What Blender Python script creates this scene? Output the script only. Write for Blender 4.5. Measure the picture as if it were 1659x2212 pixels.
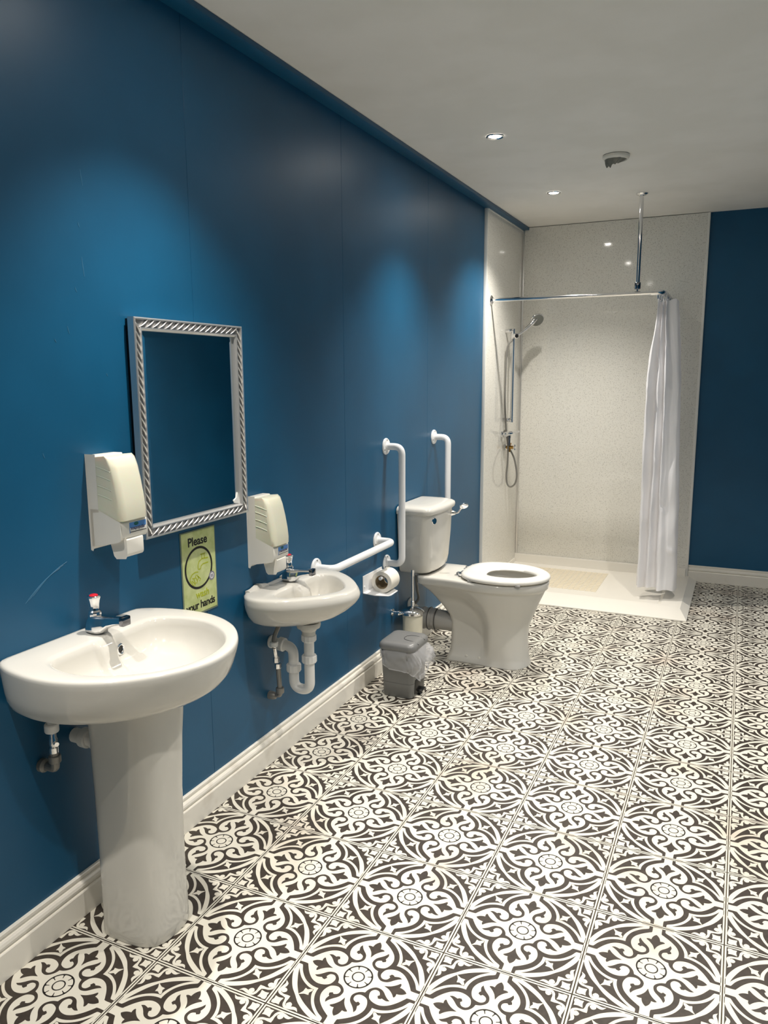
import bpy, bmesh, math, random
from math import sin, cos, pi, radians, sqrt
from mathutils import Vector, Matrix
from mathutils.geometry import tessellate_polygon

for _o in list(bpy.data.objects):
    bpy.data.objects.remove(_o, do_unlink=True)
SC = bpy.context.scene
COL = SC.collection
random.seed(7)

# ------------------------------------------------------------------ camera
FPX, YAW, PITCH, ROLL = 1669.84, radians(-24.833), radians(-9.931), radians(-0.312)
CAM = Vector((1.603, -1.525, 1.486))
fw = Vector((sin(YAW) * cos(PITCH), cos(YAW) * cos(PITCH), sin(PITCH)))
r0 = Vector((cos(YAW), -sin(YAW), 0.0))
u0 = r0.cross(fw)
rt = r0 * cos(ROLL) + u0 * sin(ROLL)
up = -r0 * sin(ROLL) + u0 * cos(ROLL)
cd = bpy.data.cameras.new('camera')
cam = bpy.data.objects.new('camera', cd)
COL.objects.link(cam)
cam.matrix_world = Matrix(((rt.x, up.x, -fw.x, CAM.x), (rt.y, up.y, -fw.y, CAM.y),
                           (rt.z, up.z, -fw.z, CAM.z), (0, 0, 0, 1)))
cd.sensor_fit = 'HORIZONTAL'
cd.sensor_width = 36.0
cd.lens = FPX / 1659.0 * 36.0
cd.clip_start = 0.02
SC.camera = cam

# ------------------------------------------------------------------ world, exposure
W = bpy.data.worlds.new('world')
SC.world = W
W.use_nodes = True
W.node_tree.nodes['Background'].inputs[0].default_value = (0.9, 0.92, 1.0, 1)
W.node_tree.nodes['Background'].inputs[1].default_value = 0.0
vs = SC.view_settings
vs.view_transform = 'Standard'
vs.look = 'None'
vs.gamma = 1.0
vs.use_curve_mapping = False
vs.exposure = 0.16
LIGHT_W = 112.0          # watts of each recessed spotlight
LIGHT_COL = (1.0, 0.945, 0.865)
# seen and added spotlights (x, y) in the ceiling; the lamps are built in downlight() below
# x, y, beam angle
SPOTS = [(0.48, 2.14, 98), (0.476, 3.37, 117), (0.48, 0.26, 98), (0.48, -1.0, 98), (1.70, -0.6, 98), (1.70, 0.75, 110), (1.70, 2.1, 120)]  # last four unseen: one guessed, the right-hand three added for floor bounce

# ------------------------------------------------------------------ room numbers
ZC = 2.572            # ceiling
YB = 4.41             # back wall face
XR = 2.3182           # right wall face
YR = -2.8305          # rear wall face
P = 0.333             # tile pitch
TX0, TY0 = 0.4862, 0.0

# ------------------------------------------------------------------ materials
def srgb(r, g, b):
    f = lambda c: (c / 255.0 / 12.92) if c <= 10 else ((c / 255.0 + 0.055) / 1.055) ** 2.4
    return (f(r), f(g), f(b), 1.0)

def mat(name, col, rough=0.5, metal=0.0, spec=0.5, **k):
    m = bpy.data.materials.new(name)
    m.use_nodes = True
    b = m.node_tree.nodes['Principled BSDF']
    b.inputs['Base Color'].default_value = col
    b.inputs['Roughness'].default_value = rough
    b.inputs['Metallic'].default_value = metal
    b.inputs['Specular IOR Level'].default_value = spec
    for kk, v in k.items():
        b.inputs[kk.replace('_', ' ')].default_value = v
    return m

def noise_mix(m, c1, c2, scale, lo, hi, detail=3.0, bump=0.0, bscale=None, rough=None):
    """procedural two colour noise on object position + optional bump / roughness variation"""
    nt = m.node_tree
    n, l = nt.nodes, nt.links
    b = n['Principled BSDF']
    g = n.new('ShaderNodeNewGeometry')
    t = n.new('ShaderNodeTexNoise')
    t.inputs['Scale'].default_value = scale
    t.inputs['Detail'].default_value = detail
    l.new(g.outputs['Position'], t.inputs['Vector'])
    r = n.new('ShaderNodeValToRGB')
    r.color_ramp.elements[0].position = lo
    r.color_ramp.elements[0].color = c1
    r.color_ramp.elements[1].position = hi
    r.color_ramp.elements[1].color = c2
    l.new(t.outputs[0], r.inputs[0])
    l.new(r.outputs[0], b.inputs['Base Color'])
    if bump:
        t2 = n.new('ShaderNodeTexNoise')
        t2.inputs['Scale'].default_value = bscale or scale
        t2.inputs['Detail'].default_value = 4
        l.new(g.outputs['Position'], t2.inputs['Vector'])
        bp = n.new('ShaderNodeBump')
        bp.inputs['Strength'].default_value = bump
        bp.inputs['Distance'].default_value = 0.002
        l.new(t2.outputs[0], bp.inputs['Height'])
        l.new(bp.outputs[0], b.inputs['Normal'])
    if rough:
        mr = n.new('ShaderNodeMapRange')
        mr.inputs[3].default_value, mr.inputs[4].default_value = rough
        l.new(t.outputs[0], mr.inputs[0])
        l.new(mr.outputs[0], b.inputs['Roughness'])
    return m

M = {}
M['blue'] = mat('blue_satin_paint', srgb(14, 78, 112), 0.41, spec=0.42)
noise_mix(M['blue'], srgb(14, 79, 114), srgb(17, 86, 123), 2.2, 0.35, 0.65, bump=0.10, bscale=55)
M['scuff'] = mat('pale_scuff', srgb(48, 106, 140), 0.5)
M['ceil'] = mat('white_ceiling_paint', srgb(232, 228, 220), 0.9, spec=0.2)
noise_mix(M['ceil'], srgb(240, 237, 230), srgb(245, 242, 236), 3.0, 0.4, 0.6, bump=0.05, bscale=120)
M['whitewood'] = mat('white_gloss_woodwork', srgb(240, 234, 222), 0.28)
noise_mix(M['whitewood'], srgb(225, 217, 203), srgb(243, 238, 227), 9.0, 0.25, 0.45, bump=0.05, bscale=30)
M['tile_dark'] = mat('tile_charcoal_print', srgb(74, 66, 58), 0.45, spec=0.35)
noise_mix(M['tile_dark'], srgb(56, 49, 43), srgb(66, 58, 51), 60, 0.35, 0.65)
M['tile_cream'] = mat('tile_cream_print', srgb(244, 240, 226), 0.42, spec=0.35)
noise_mix(M['tile_cream'], srgb(206, 194, 178), srgb(223, 218, 204), 3.2, 0.28, 0.46, detail=5)
M['tile_line'] = mat('tile_black_line', srgb(40, 36, 33), 0.45, spec=0.35)
M['grout'] = mat('grout', srgb(100, 90, 72), 0.9)
noise_mix(M['grout'], srgb(58, 50, 39), srgb(98, 88, 70), 14, 0.35, 0.65)
M['porc'] = mat('white_porcelain', srgb(212, 209, 201), 0.10, spec=0.5)
M['seat'] = mat('white_seat_plastic', srgb(232, 229, 222), 0.2)
M['chrome'] = mat('chrome', (0.82, 0.82, 0.83, 1), 0.08, 1.0)
M['satin'] = mat('satin_aluminium', (0.72, 0.71, 0.69, 1), 0.28, 0.8)
M['chrome_d'] = mat('dark_chrome', (0.25, 0.25, 0.27, 1), 0.12, 1.0)
M['black'] = mat('black', srgb(12, 12, 13), 0.35)
M['red'] = mat('red_cap', srgb(200, 30, 45), 0.3)
M['plastic'] = mat('white_plastic', srgb(236, 232, 222), 0.35)
M['pipe'] = mat('white_pipe', srgb(234, 233, 230), 0.32)
M['greypipe'] = mat('grey_flex', srgb(140, 138, 133), 0.4, 0.4)
M['tank'] = mat('cream_tank', srgb(228, 226, 205), 0.22, Subsurface_Weight=0.25, Subsurface_Scale=0.02)
M['rail'] = mat('white_powder_coat', srgb(240, 240, 240), 0.22)
M['silver'] = mat('silver_frame', (0.80, 0.79, 0.78, 1), 0.30, 0.8)
M['silver_flat'] = mat('dark_silver_channel', (0.27, 0.265, 0.26, 1), 0.45, 0.6)
M['mirror'] = mat('mirror_glass', (0.80, 0.83, 0.83, 1), 0.015, 1.0)
M['sign'] = mat('sign_green', srgb(205, 214, 150), 0.35)
noise_mix(M['sign'], srgb(190, 202, 130), srgb(212, 220, 160), 30, 0.35, 0.65)
M['lime'] = mat('sign_lime', srgb(176, 186, 40), 0.4)
M['ink'] = mat('sign_ink', srgb(10, 10, 8), 0.4)
M['signedge'] = mat('sign_laminate', srgb(120, 135, 120), 0.15)
M['badge'] = mat('badge_grey', srgb(140, 138, 150), 0.4)
M['badge_l'] = mat('badge_light', srgb(225, 222, 225), 0.4)
M['lab_blue'] = mat('label_blue', srgb(88, 140, 205), 0.3)
M['lab_green'] = mat('label_green', srgb(40, 100, 95), 0.3)
M['lab_text'] = mat('label_text', srgb(40, 50, 110), 0.4)
M['bin'] = mat('grey_bin_plastic', srgb(112, 112, 110), 0.38)
M['binlid'] = mat('grey_bin_lid', srgb(120, 120, 119), 0.33)
M['brass'] = mat('brass', srgb(190, 150, 80), 0.25, 1.0)
M['tray'] = mat('white_tray', srgb(240, 235, 224), 0.22)
M['grip'] = mat('cream_grip', srgb(232, 220, 196), 0.3)
M['paper'] = mat('toilet_paper', srgb(240, 234, 222), 0.9, spec=0.1)
M['card'] = mat('cardboard_core', srgb(165, 148, 120), 0.9, spec=0.1)
M['trimwhite'] = mat('white_trim', srgb(244, 242, 236), 0.2)
M['frost'] = mat('frosted_cup', srgb(232, 226, 205), 0.35)
M['screw'] = mat('screw_dark', srgb(110, 108, 105), 0.4, 0.6)
M['greyrib'] = mat('grey_rubber', srgb(176, 174, 170), 0.4)
M['sprayface'] = mat('grey_spray_face', srgb(120, 122, 116), 0.4)
M['lip'] = mat('seal', srgb(60, 60, 60), 0.5)
M['water'] = mat('water', (0.55, 0.56, 0.55, 1), 0.03)
M['wrap'] = mat('grey_wrap', srgb(128, 127, 118), 0.3)

# shower wall board: off white with fine grey and dark flecks, glossy
m = mat('speckled_shower_board', srgb(222, 214, 196), 0.06, spec=0.5)
nt = m.node_tree; n = nt.nodes; l = nt.links
g = n.new('ShaderNodeNewGeometry')
v1 = n.new('ShaderNodeTexVoronoi'); v1.inputs['Scale'].default_value = 190; v1.inputs['Randomness'].default_value = 1.0
v2 = n.new('ShaderNodeTexNoise'); v2.inputs['Scale'].default_value = 90; v2.inputs['Detail'].default_value = 1
l.new(g.outputs['Position'], v1.inputs['Vector']); l.new(g.outputs['Position'], v2.inputs['Vector'])
ra = n.new('ShaderNodeValToRGB')
ra.color_ramp.elements[0].position = 0.24; ra.color_ramp.elements[0].color = (1, 1, 1, 1)
ra.color_ramp.elements[1].position = 0.38; ra.color_ramp.elements[1].color = (0, 0, 0, 1)
rb = n.new('ShaderNodeValToRGB')
rb.color_ramp.elements[0].position = 0.40; rb.color_ramp.elements[0].color = (0, 0, 0, 1)
rb.color_ramp.elements[1].position = 0.60; rb.color_ramp.elements[1].color = (0.75, 0.75, 0.75, 1)
l.new(v1.outputs['Distance'], ra.inputs[0]); l.new(v2.outputs[0], rb.inputs[0])
mu = n.new('ShaderNodeMath'); mu.operation = 'MULTIPLY'
l.new(ra.outputs[0], mu.inputs[0]); l.new(rb.outputs[0], mu.inputs[1])
mx = n.new('ShaderNodeMixRGB')
mx.inputs[1].default_value = srgb(236, 234, 226); mx.inputs[2].default_value = srgb(134, 128, 115)
l.new(mu.outputs[0], mx.inputs[0])
l.new(mx.outputs[0], n['Principled BSDF'].inputs['Base Color'])
M['board'] = m

def emis(name, col, s):
    m = bpy.data.materials.new(name); m.use_nodes = True
    nt = m.node_tree
    nt.nodes.remove(nt.nodes['Principled BSDF'])
    e = nt.nodes.new('ShaderNodeEmission')
    e.inputs[0].default_value = (*col, 1); e.inputs[1].default_value = s
    nt.links.new(e.outputs[0], nt.nodes['Material Output'].inputs[0])
    return m
M['lens'] = emis('lit_lamp_lens', (1.0, 0.95, 0.87), 190.0)

def cloth(name, col, trans, transp=0.0, rough=0.5):
    m = mat(name, col, rough)
    nt = m.node_tree; n = nt.nodes; l = nt.links
    b = n['Principled BSDF']
    t = n.new('ShaderNodeBsdfTranslucent'); t.inputs[0].default_value = col
    a = n.new('ShaderNodeMixShader'); a.inputs[0].default_value = trans
    l.new(b.outputs[0], a.inputs[1]); l.new(t.outputs[0], a.inputs[2])
    last = a
    if transp:
        tp = n.new('ShaderNodeBsdfTransparent')
        c = n.new('ShaderNodeMixShader'); c.inputs[0].default_value = transp
        l.new(a.outputs[0], c.inputs[1]); l.new(tp.outputs[0], c.inputs[2])
        last = c
    l.new(last.outputs[0], n['Material Output'].inputs[0])
    return m
M['curtain'] = cloth('white_curtain', srgb(248, 247, 249), 0.3)
M['liner'] = cloth('clear_liner', srgb(232, 232, 234), 0.25, 0.66, 0.10)

# ------------------------------------------------------------------ mesh helpers
ORG = {}

def obj(name, bm, material, parent=None, smooth=True, angle=35, loc=None):
    """link a bmesh (world coordinates) as one mesh object under parent"""
    me = bpy.data.meshes.new(name)
    org = ORG.get(parent.name, Vector((0, 0, 0))) if parent else (Vector(loc) if loc else Vector((0, 0, 0)))
    bmesh.ops.recalc_face_normals(bm, faces=bm.faces)
    if org.length:
        bmesh.ops.translate(bm, verts=bm.verts, vec=-org)
    bm.to_mesh(me)
    bm.free()
    for mm in (material if isinstance(material, (list, tuple)) else [material]):
        me.materials.append(M[mm])
    if smooth:
        for p in me.polygons:
            p.use_smooth = True
        me.set_sharp_from_angle(angle=radians(angle))
    o = bpy.data.objects.new(name, me)
    COL.objects.link(o)
    if parent:
        o.parent = parent
    elif loc:
        o.location = loc
    ORG[o.name] = org
    return o

def tag(o, label, cat, group=None):
    o['label'] = label
    o['category'] = cat
    if group:
        o['group'] = group
    return o

def struct(o, label=None):
    o['kind'] = 'structure'
    if label:
        o['label'] = label
    return o

def thing(name, label, cat, loc, group=None):
    o = bpy.data.objects.new(name, None)
    o.empty_display_size = 0.05
    COL.objects.link(o)
    o.location = loc
    ORG[o.name] = Vector(loc)
    return tag(o, label, cat, group)

def copy_tree(o, parent=None, off=Vector((0, 0, 0))):
    c = o.copy()
    COL.objects.link(c)
    if parent:
        c.parent = parent
    else:
        c.location = o.location + off
    for ch in list(o.children):
        copy_tree(ch, c)
    return c

def box(bm, lo, hi, bev=0.0, seg=2, mi=0):
    lo = Vector(lo); hi = Vector(hi)
    r = bmesh.ops.create_cube(bm, size=1.0)
    vs_ = r['verts']
    c = (lo + hi) / 2; s = hi - lo
    for v in vs_:
        v.co = Vector((c.x + v.co.x * s.x, c.y + v.co.y * s.y, c.z + v.co.z * s.z))
    fs = list({f for v in vs_ for f in v.link_faces})
    for f in fs:
        f.material_index = mi
    if bev:
        es = list({e for v in vs_ for e in v.link_edges})
        bmesh.ops.bevel(bm, geom=es, offset=bev, segments=seg, profile=0.5, affect='EDGES')
    return bm

def newbox(lo, hi, bev=0.0, seg=2):
    return box(bmesh.new(), lo, hi, bev, seg)

def frame_from(t):
    t = Vector(t).normalized()
    a = Vector((0, 0, 1)) if abs(t.z) < 0.9 else Vector((1, 0, 0))
    n1 = t.cross(a).normalized()
    return n1, t.cross(n1).normalized()

def lathe(bm, prof, base, axis=(0, 0, 1), seg=32, cap=True, mi=0):
    """prof = [(radius, height)...] around axis through base"""
    ax = Vector(axis).normalized()
    n1, n2 = frame_from(ax)
    base = Vector(base)
    rings = []
    for r, h in prof:
        if r < 1e-6:
            rings.append([bm.verts.new(base + ax * h)])
        else:
            rings.append([bm.verts.new(base + ax * h + (n1 * cos(2 * pi * k / seg) + n2 * sin(2 * pi * k / seg)) * r) for k in range(seg)])
    bridge(bm, rings, True, mi)
    if cap:
        for rg in (rings[0], rings[-1]):
            if len(rg) > 2:
                bm.faces.new(rg).material_index = mi
    return bm

def bridge(bm, rings, closed=True, mi=0):
    for a, b in zip(rings, rings[1:]):
        if len(a) == 1 and len(b) == 1:
            continue
        nn = max(len(a), len(b))
        rng = range(nn if closed else nn - 1)
        for k in rng:
            k2 = (k + 1) % nn
            if len(a) == 1:
                f = bm.faces.new((a[0], b[k], b[k2]))
            elif len(b) == 1:
                f = bm.faces.new((a[k], a[k2], b[0]))
            else:
                f = bm.faces.new((a[k], a[k2], b[k2], b[k]))
            f.material_index = mi

def loft(bm, rings, cap0=True, cap1=True, closed=True, mi=0):
    rv = [[bm.verts.new(Vector(p)) for p in r] for r in rings]
    bridge(bm, rv, closed, mi)
    if closed:
        for flag, rg in ((cap0, rv[0]), (cap1, rv[-1])):
            if flag and len(rg) > 2:
                bm.faces.new(rg).material_index = mi
    return bm

def tube(bm, pts, rad, seg=14, cap=True, mi=0):
    pts = [Vector(p) for p in pts]
    n_ = len(pts)
    rads = rad if isinstance(rad, (list, tuple)) else [rad] * n_
    t0 = (pts[1] - pts[0]).normalized()
    n1, n2 = frame_from(t0)
    rings = []
    prev = t0
    for i, p in enumerate(pts):
        t = (pts[min(i + 1, n_ - 1)] - pts[max(i - 1, 0)]).normalized()
        q = prev.rotation_difference(t)
        n1 = q @ n1
        n1 = (n1 - t * n1.dot(t)).normalized()
        n2 = t.cross(n1)
        prev = t
        rings.append([p + (n1 * cos(2 * pi * k / seg) + n2 * sin(2 * pi * k / seg)) * rads[i] for k in range(seg)])
    return loft(bm, rings, cap, cap, True, mi)

def bend(pts, r, seg=7):
    """polyline with rounded corners of radius r"""
    pts = [Vector(p) for p in pts]
    out = [pts[0]]
    for a, b, c in zip(pts, pts[1:], pts[2:]):
        d1 = (a - b).normalized(); d2 = (c - b).normalized()
        ang = d1.angle(d2)
        k = min(r / math.tan(ang / 2), (a - b).length * 0.49, (c - b).length * 0.49)
        p1 = b + d1 * k; p2 = b + d2 * k
        for i in range(seg + 1):
            t = i / seg
            out.append(p1 * (1 - t) ** 2 + b * 2 * t * (1 - t) + p2 * t * t)
    out.append(pts[-1])
    return out

def catmull(pts, sub=6, closed=False):
    pts = [Vector(p) for p in pts]
    n_ = len(pts)
    out = []
    for i in range(n_ if closed else n_ - 1):
        if closed:
            p0, p1, p2, p3 = pts[i - 1], pts[i], pts[(i + 1) % n_], pts[(i + 2) % n_]
        else:
            p0, p1, p2, p3 = pts[max(i - 1, 0)], pts[i], pts[i + 1], pts[min(i + 2, n_ - 1)]
        for k in range(sub):
            t = k / sub
            out.append(0.5 * ((2 * p1) + (p2 - p0) * t + (2 * p0 - 5 * p1 + 4 * p2 - p3) * t * t + (3 * p1 - p0 - 3 * p2 + p3) * t ** 3))
    if not closed:
        out.append(pts[-1])
    return out

def smoothstep(a, b, x):
    t = max(0.0, min(1.0, (x - a) / (b - a)))
    return t * t * (3 - 2 * t)

def flat_poly(bm, pts3, mi=0):
    """filled concave polygon from coplanar 3-D points"""
    vs_ = [bm.verts.new(Vector(p)) for p in pts3]
    for tri in tessellate_polygon([[Vector(p) for p in pts3]]):
        try:
            bm.faces.new([vs_[i] for i in tri]).material_index = mi
        except ValueError:
            pass

def prism(bm, pts2, y0, y1, mi=0):
    """(x,z) profile extruded along y"""
    a = [bm.verts.new((x, y0, z)) for x, z in pts2]
    b = [bm.verts.new((x, y1, z)) for x, z in pts2]
    k = len(pts2)
    for i in range(k):
        bm.faces.new((a[i], a[(i + 1) % k], b[(i + 1) % k], b[i])).material_index = mi
    for r in (a, b):
        for tri in tessellate_polygon([[v.co for v in r]]):
            bm.faces.new([r[i] for i in tri]).material_index = mi
    return bm

def text_obj(name, s, size, origin, right, upv, material, parent, extrude=0.0003, spacing=1.0):
    """lettering centred on origin in the plane right/up"""
    cu = bpy.data.curves.new(name, 'FONT')
    cu.body = s; cu.size = size; cu.align_x = 'CENTER'; cu.align_y = 'CENTER'
    cu.extrude = extrude; cu.space_character = spacing; cu.offset = size * 0.022
    tmp = bpy.data.objects.new(name + '_tmp', cu)
    COL.objects.link(tmp)
    dg = bpy.context.evaluated_depsgraph_get()
    me = bpy.data.meshes.new_from_object(tmp.evaluated_get(dg))
    bpy.data.objects.remove(tmp, do_unlink=True)
    R_ = Vector(right).normalized(); U_ = Vector(upv).normalized(); N_ = R_.cross(U_)
    org = ORG[parent.name]
    for v in me.vertices:
        v.co = Vector(origin) + R_ * v.co.x + U_ * v.co.y + N_ * v.co.z - org
    me.materials.clear()
    me.materials.append(M[material])
    o = bpy.data.objects.new(name, me)
    COL.objects.link(o)
    o.parent = parent
    ORG[o.name] = org
    return o

# ================================================================== STRUCTURE
# ---- floor and printed tiles
bm = newbox((0, YR, -0.03), (XR, YB, -0.0035))
floor = struct(obj('floor', bm, 'grout', smooth=False), 'floor of black and cream patterned tiles in wide grout')

def tile_mesh():
    body = [(0.975, 0.072), (0.84, 0.072), (0.81, 0.102), (0.756, 0.18), (0.695, 0.252), (0.617, 0.318), (0.527, 0.354), (0.443, 0.354), (0.371, 0.33), (0.323, 0.294), (0.299, 0.24), (0.293, 0.186), (0.311, 0.144), (0.347, 0.118), (0.395, 0.12), (0.425, 0.144), (0.443, 0.186), (0.419, 0.21), (0.443, 0.252), (0.479, 0.246), (0.497, 0.228), (0.545, 0.243), (0.581, 0.246), (0.622, 0.228), (0.569, 0.198), (0.521, 0.156), (0.479, 0.112), (0.431, 0.08), (0.359, 0.068), (0.305, 0.09), (0.263, 0.132), (0.239, 0.174), (0.225, 0.225)]
    leaf = [(0.431, 0.0), (0.515, 0.03), (0.575, 0.072), (0.611, 0.108), (0.635, 0.138), (0.65, 0.138), (0.661, 0.108), (0.657, 0.066), (0.689, 0.062), (0.732, 0.048), (0.768, 0.024), (0.79, 0.0)]
    thin_in = [(0.975, 0.126), (0.906, 0.126), (0.882, 0.144), (0.834, 0.228), (0.756, 0.318), (0.671, 0.385), (0.575, 0.426), (0.497, 0.44), (0.44, 0.44)]
    thin_out = [(0.906, 0.204), (0.864, 0.264), (0.792, 0.348), (0.708, 0.414), (0.611, 0.466), (0.54, 0.487), (0.489, 0.489)]
    arc_in = [(0.906, 0.204), (0.876, 0.285), (0.828, 0.387), (0.756, 0.516), (0.655, 0.655)]
    arc_out = [(0.975, 0.24), (0.935, 0.354), (0.878, 0.466), (0.797, 0.585), (0.69, 0.69)]
    bud = [(0.497, 0.497), (0.521, 0.496), (0.545, 0.508), (0.574, 0.525), (0.613, 0.511), (0.617, 0.541), (0.62, 0.585), (0.656, 0.65)]
    scroll = [(0.742, 0.742), (0.74, 0.799), (0.744, 0.853), (0.726, 0.905), (0.706, 0.913), (0.726, 0.889), (0.714, 0.859), (0.689, 0.837), (0.659, 0.843), (0.635, 0.871), (0.635, 0.905), (0.611, 0.893), (0.575, 0.887), (0.539, 0.899), (0.5, 0.952), (0.551, 0.935), (0.605, 0.947), (0.653, 0.958), (0.702, 0.963), (0.744, 0.947), (0.774, 0.901), (0.782, 0.847), (0.797, 0.797)]
    star = [(0.812, 0.812), (0.825, 0.875), (0.822, 0.913), (0.814, 0.941), (0.84, 0.94), (0.87, 0.938), (0.9, 0.95), (0.945, 0.945)]

    def sm(pts, sub=3, corner=52):
        """smooth an open polyline, keeping sharp corners"""
        v = [Vector((x, y, 0)) for x, y in pts]
        cut = [0]
        for i in range(1, len(v) - 1):
            a = (v[i] - v[i - 1]); b = (v[i + 1] - v[i])
            if a.angle(b) > radians(corner):
                cut.append(i)
        cut.append(len(v) - 1)
        out = []
        for s_, e_ in zip(cut, cut[1:]):
            seg = v[s_:e_ + 1]
            out += (catmull(seg, sub) if len(seg) > 2 else seg)[:-1]
        out.append(v[-1])
        return [(q.x, q.y) for q in out]
    mirx = lambda pts: [(x, -y) for x, y in pts]       # over the x axis
    mird = lambda pts: [(y, x) for x, y in pts]        # over the diagonal
    rot = lambda pts, k: [[(x, y), (-y, x), (-x, -y), (y, -x)][k % 4] for x, y in pts]
    H = 0.1665
    bm = bmesh.new()
    # slab
    box(bm, (-0.165, -0.165, -0.003), (0.165, 0.165, 0.0), 0.0006, 1, 0)

    def fill(pts, lev, mi):
        q = []
        for p in pts:
            if not q or (abs(p[0] - q[-1][0]) + abs(p[1] - q[-1][1])) > 1e-4:
                q.append(p)
        if abs(q[0][0] - q[-1][0]) + abs(q[0][1] - q[-1][1]) < 1e-4:
            q.pop()
        area = sum(a[0] * b[1] - b[0] * a[1] for a, b in zip(q, q[1:] + q[:1]))
        if area < 0:
            q.reverse()
        P3 = [Vector((x * H, y * H, lev * 0.00012)) for x, y in q]
        vv = [bm.verts.new(p) for p in P3]
        for t in tessellate_polygon([P3]):
            a, b, c = (vv[i] for i in t)
            nrm = (b.co - a.co).cross(c.co - a.co)
            try:
                f = bm.faces.new((a, b, c) if nrm.z > 0 else (a, c, b))
                f.material_index = mi
            except ValueError:
                pass
    B = 0.9905; b = 0.966
    for k in range(4):
        fill(rot([(B, -B), (B, B), (b, b), (b, -b)], k), 1, 1)
    # body outline, whole quatrefoil
    hb = sm(body)
    full = []
    for k in range(4):
        full += rot(hb, k) + rot(list(reversed(mird(hb))), k)
    fill(full, 1, 1)
    st, sl = sm(scroll, 3), sm(leaf)
    ti, to, ai, ao = sm(thin_in), sm(thin_out), sm(arc_in, 5), sm(arc_out, 5)
    bd, ss = sm(bud, 2), sm(star, 2)
    for k in range(4):
        # arch: between thin inner line and outer arc
        fill(rot(ti + list(reversed(mird(ti))) + mird(list(reversed(list(reversed(ao))))) + list(reversed(ao)), k), 1, 1)
        fill(rot(to + list(reversed(mird(to))) + mird(ai) + list(reversed(ai)), k), 2, 0)
        fill(rot(bd + list(reversed(mird(bd))), k), 3, 1)
        fill(rot(st + list(reversed(mird(st))), k), 1, 1)
        fill(rot(ss + list(reversed(mird(ss))), k), 1, 1)
        fill(rot(sl + list(reversed(mirx(sl))), k), 2, 0)
    # rosette lines
    def ring(r1, r2, n_=40):
        for i in range(n_):
            a0, a1 = 2 * pi * i / n_, 2 * pi * (i + 1) / n_
            fill([(r1 * cos(a0), r1 * sin(a0)), (r2 * cos(a0), r2 * sin(a0)), (r2 * cos(a1), r2 * sin(a1)), (r1 * cos(a1), r1 * sin(a1))], 2, 2)
    ring(0.202, 0.226); ring(0.080, 0.100)
    for i in range(8):
        a0 = radians(22.5 + 45 * i)
        d = (cos(a0), sin(a0)); t = (-d[1], d[0])
        fill([(d[0] * .14 + t[0] * .006, d[1] * .14 + t[1] * .006), (d[0] * .14 - t[0] * .006, d[1] * .14 - t[1] * .006),
              (d[0] * .19 - t[0] * .008, d[1] * .19 - t[1] * .008), (d[0] * .208 - t[0] * .03, d[1] * .208 - t[1] * .03),
              (d[0] * .208 + t[0] * .03, d[1] * .208 + t[1] * .03), (d[0] * .19 + t[0] * .008, d[1] * .19 + t[1] * .008)], 2, 2)
    me = bpy.data.meshes.new('tile')
    bm.to_mesh(me); bm.free()
    for k in ('tile_dark', 'tile_cream', 'tile_line'):
        me.materials.append(M[k])
    return me

TM = tile_mesh()
for r in range(-8, 14):
    for c in range(-1, 6):
        t = bpy.data.objects.new('tile', TM)
        COL.objects.link(t)
        t.parent = floor
        t.location = (TX0 + c * P, TY0 + r * P, -0.0005)
        t.rotation_euler.z = random.choice((0, 1, 2, 3)) * pi / 2

# ---- ceiling
struct(obj('ceiling', newbox((-0.1, YR - 0.1, ZC), (XR + 0.1, YB + 0.1, ZC + 0.05)), 'ceil', smooth=False), 'plain off-white painted ceiling')

# ---- left wall of painted boards
wl = struct(obj('wall_left', newbox((-0.06, YR, 0.0), (-0.013, YB + 0.05, ZC)), 'blue', smooth=False), 'long blue painted wall of tall flush boards')
edges = [YR, -1.49, -0.49, 0.51, 1.53, 2.521, 3.515]
for a, b in zip(edges, edges[1:]):
    obj('wall_board', newbox((-0.0135, a + 0.0006, 0.0), (0.0, b - 0.0006, ZC), 0.0006, 1), 'blue', wl, smooth=False)
# shower boards on the left wall
SX = 0.020
ws = struct(obj('wall_shower', newbox((-0.0135, 3.517, 0.0), (SX, YB - 0.02, 2.548)), 'board', smooth=False), 'speckled off-white board lining the shower side wall')
obj('edge_trim', newbox((-0.001, 3.509, 0.0), (SX + 0.003, 3.5165, 2.552), 0.002), 'trimwhite', ws)['label'] = 'white plastic edge strip'
bm = bmesh.new(); box(bm, (SX, 3.517, 2.546), (SX + 0.006, YB - 0.03, 2.556), 0.002)
obj('edge_trim', bm, 'trimwhite', ws)

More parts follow.
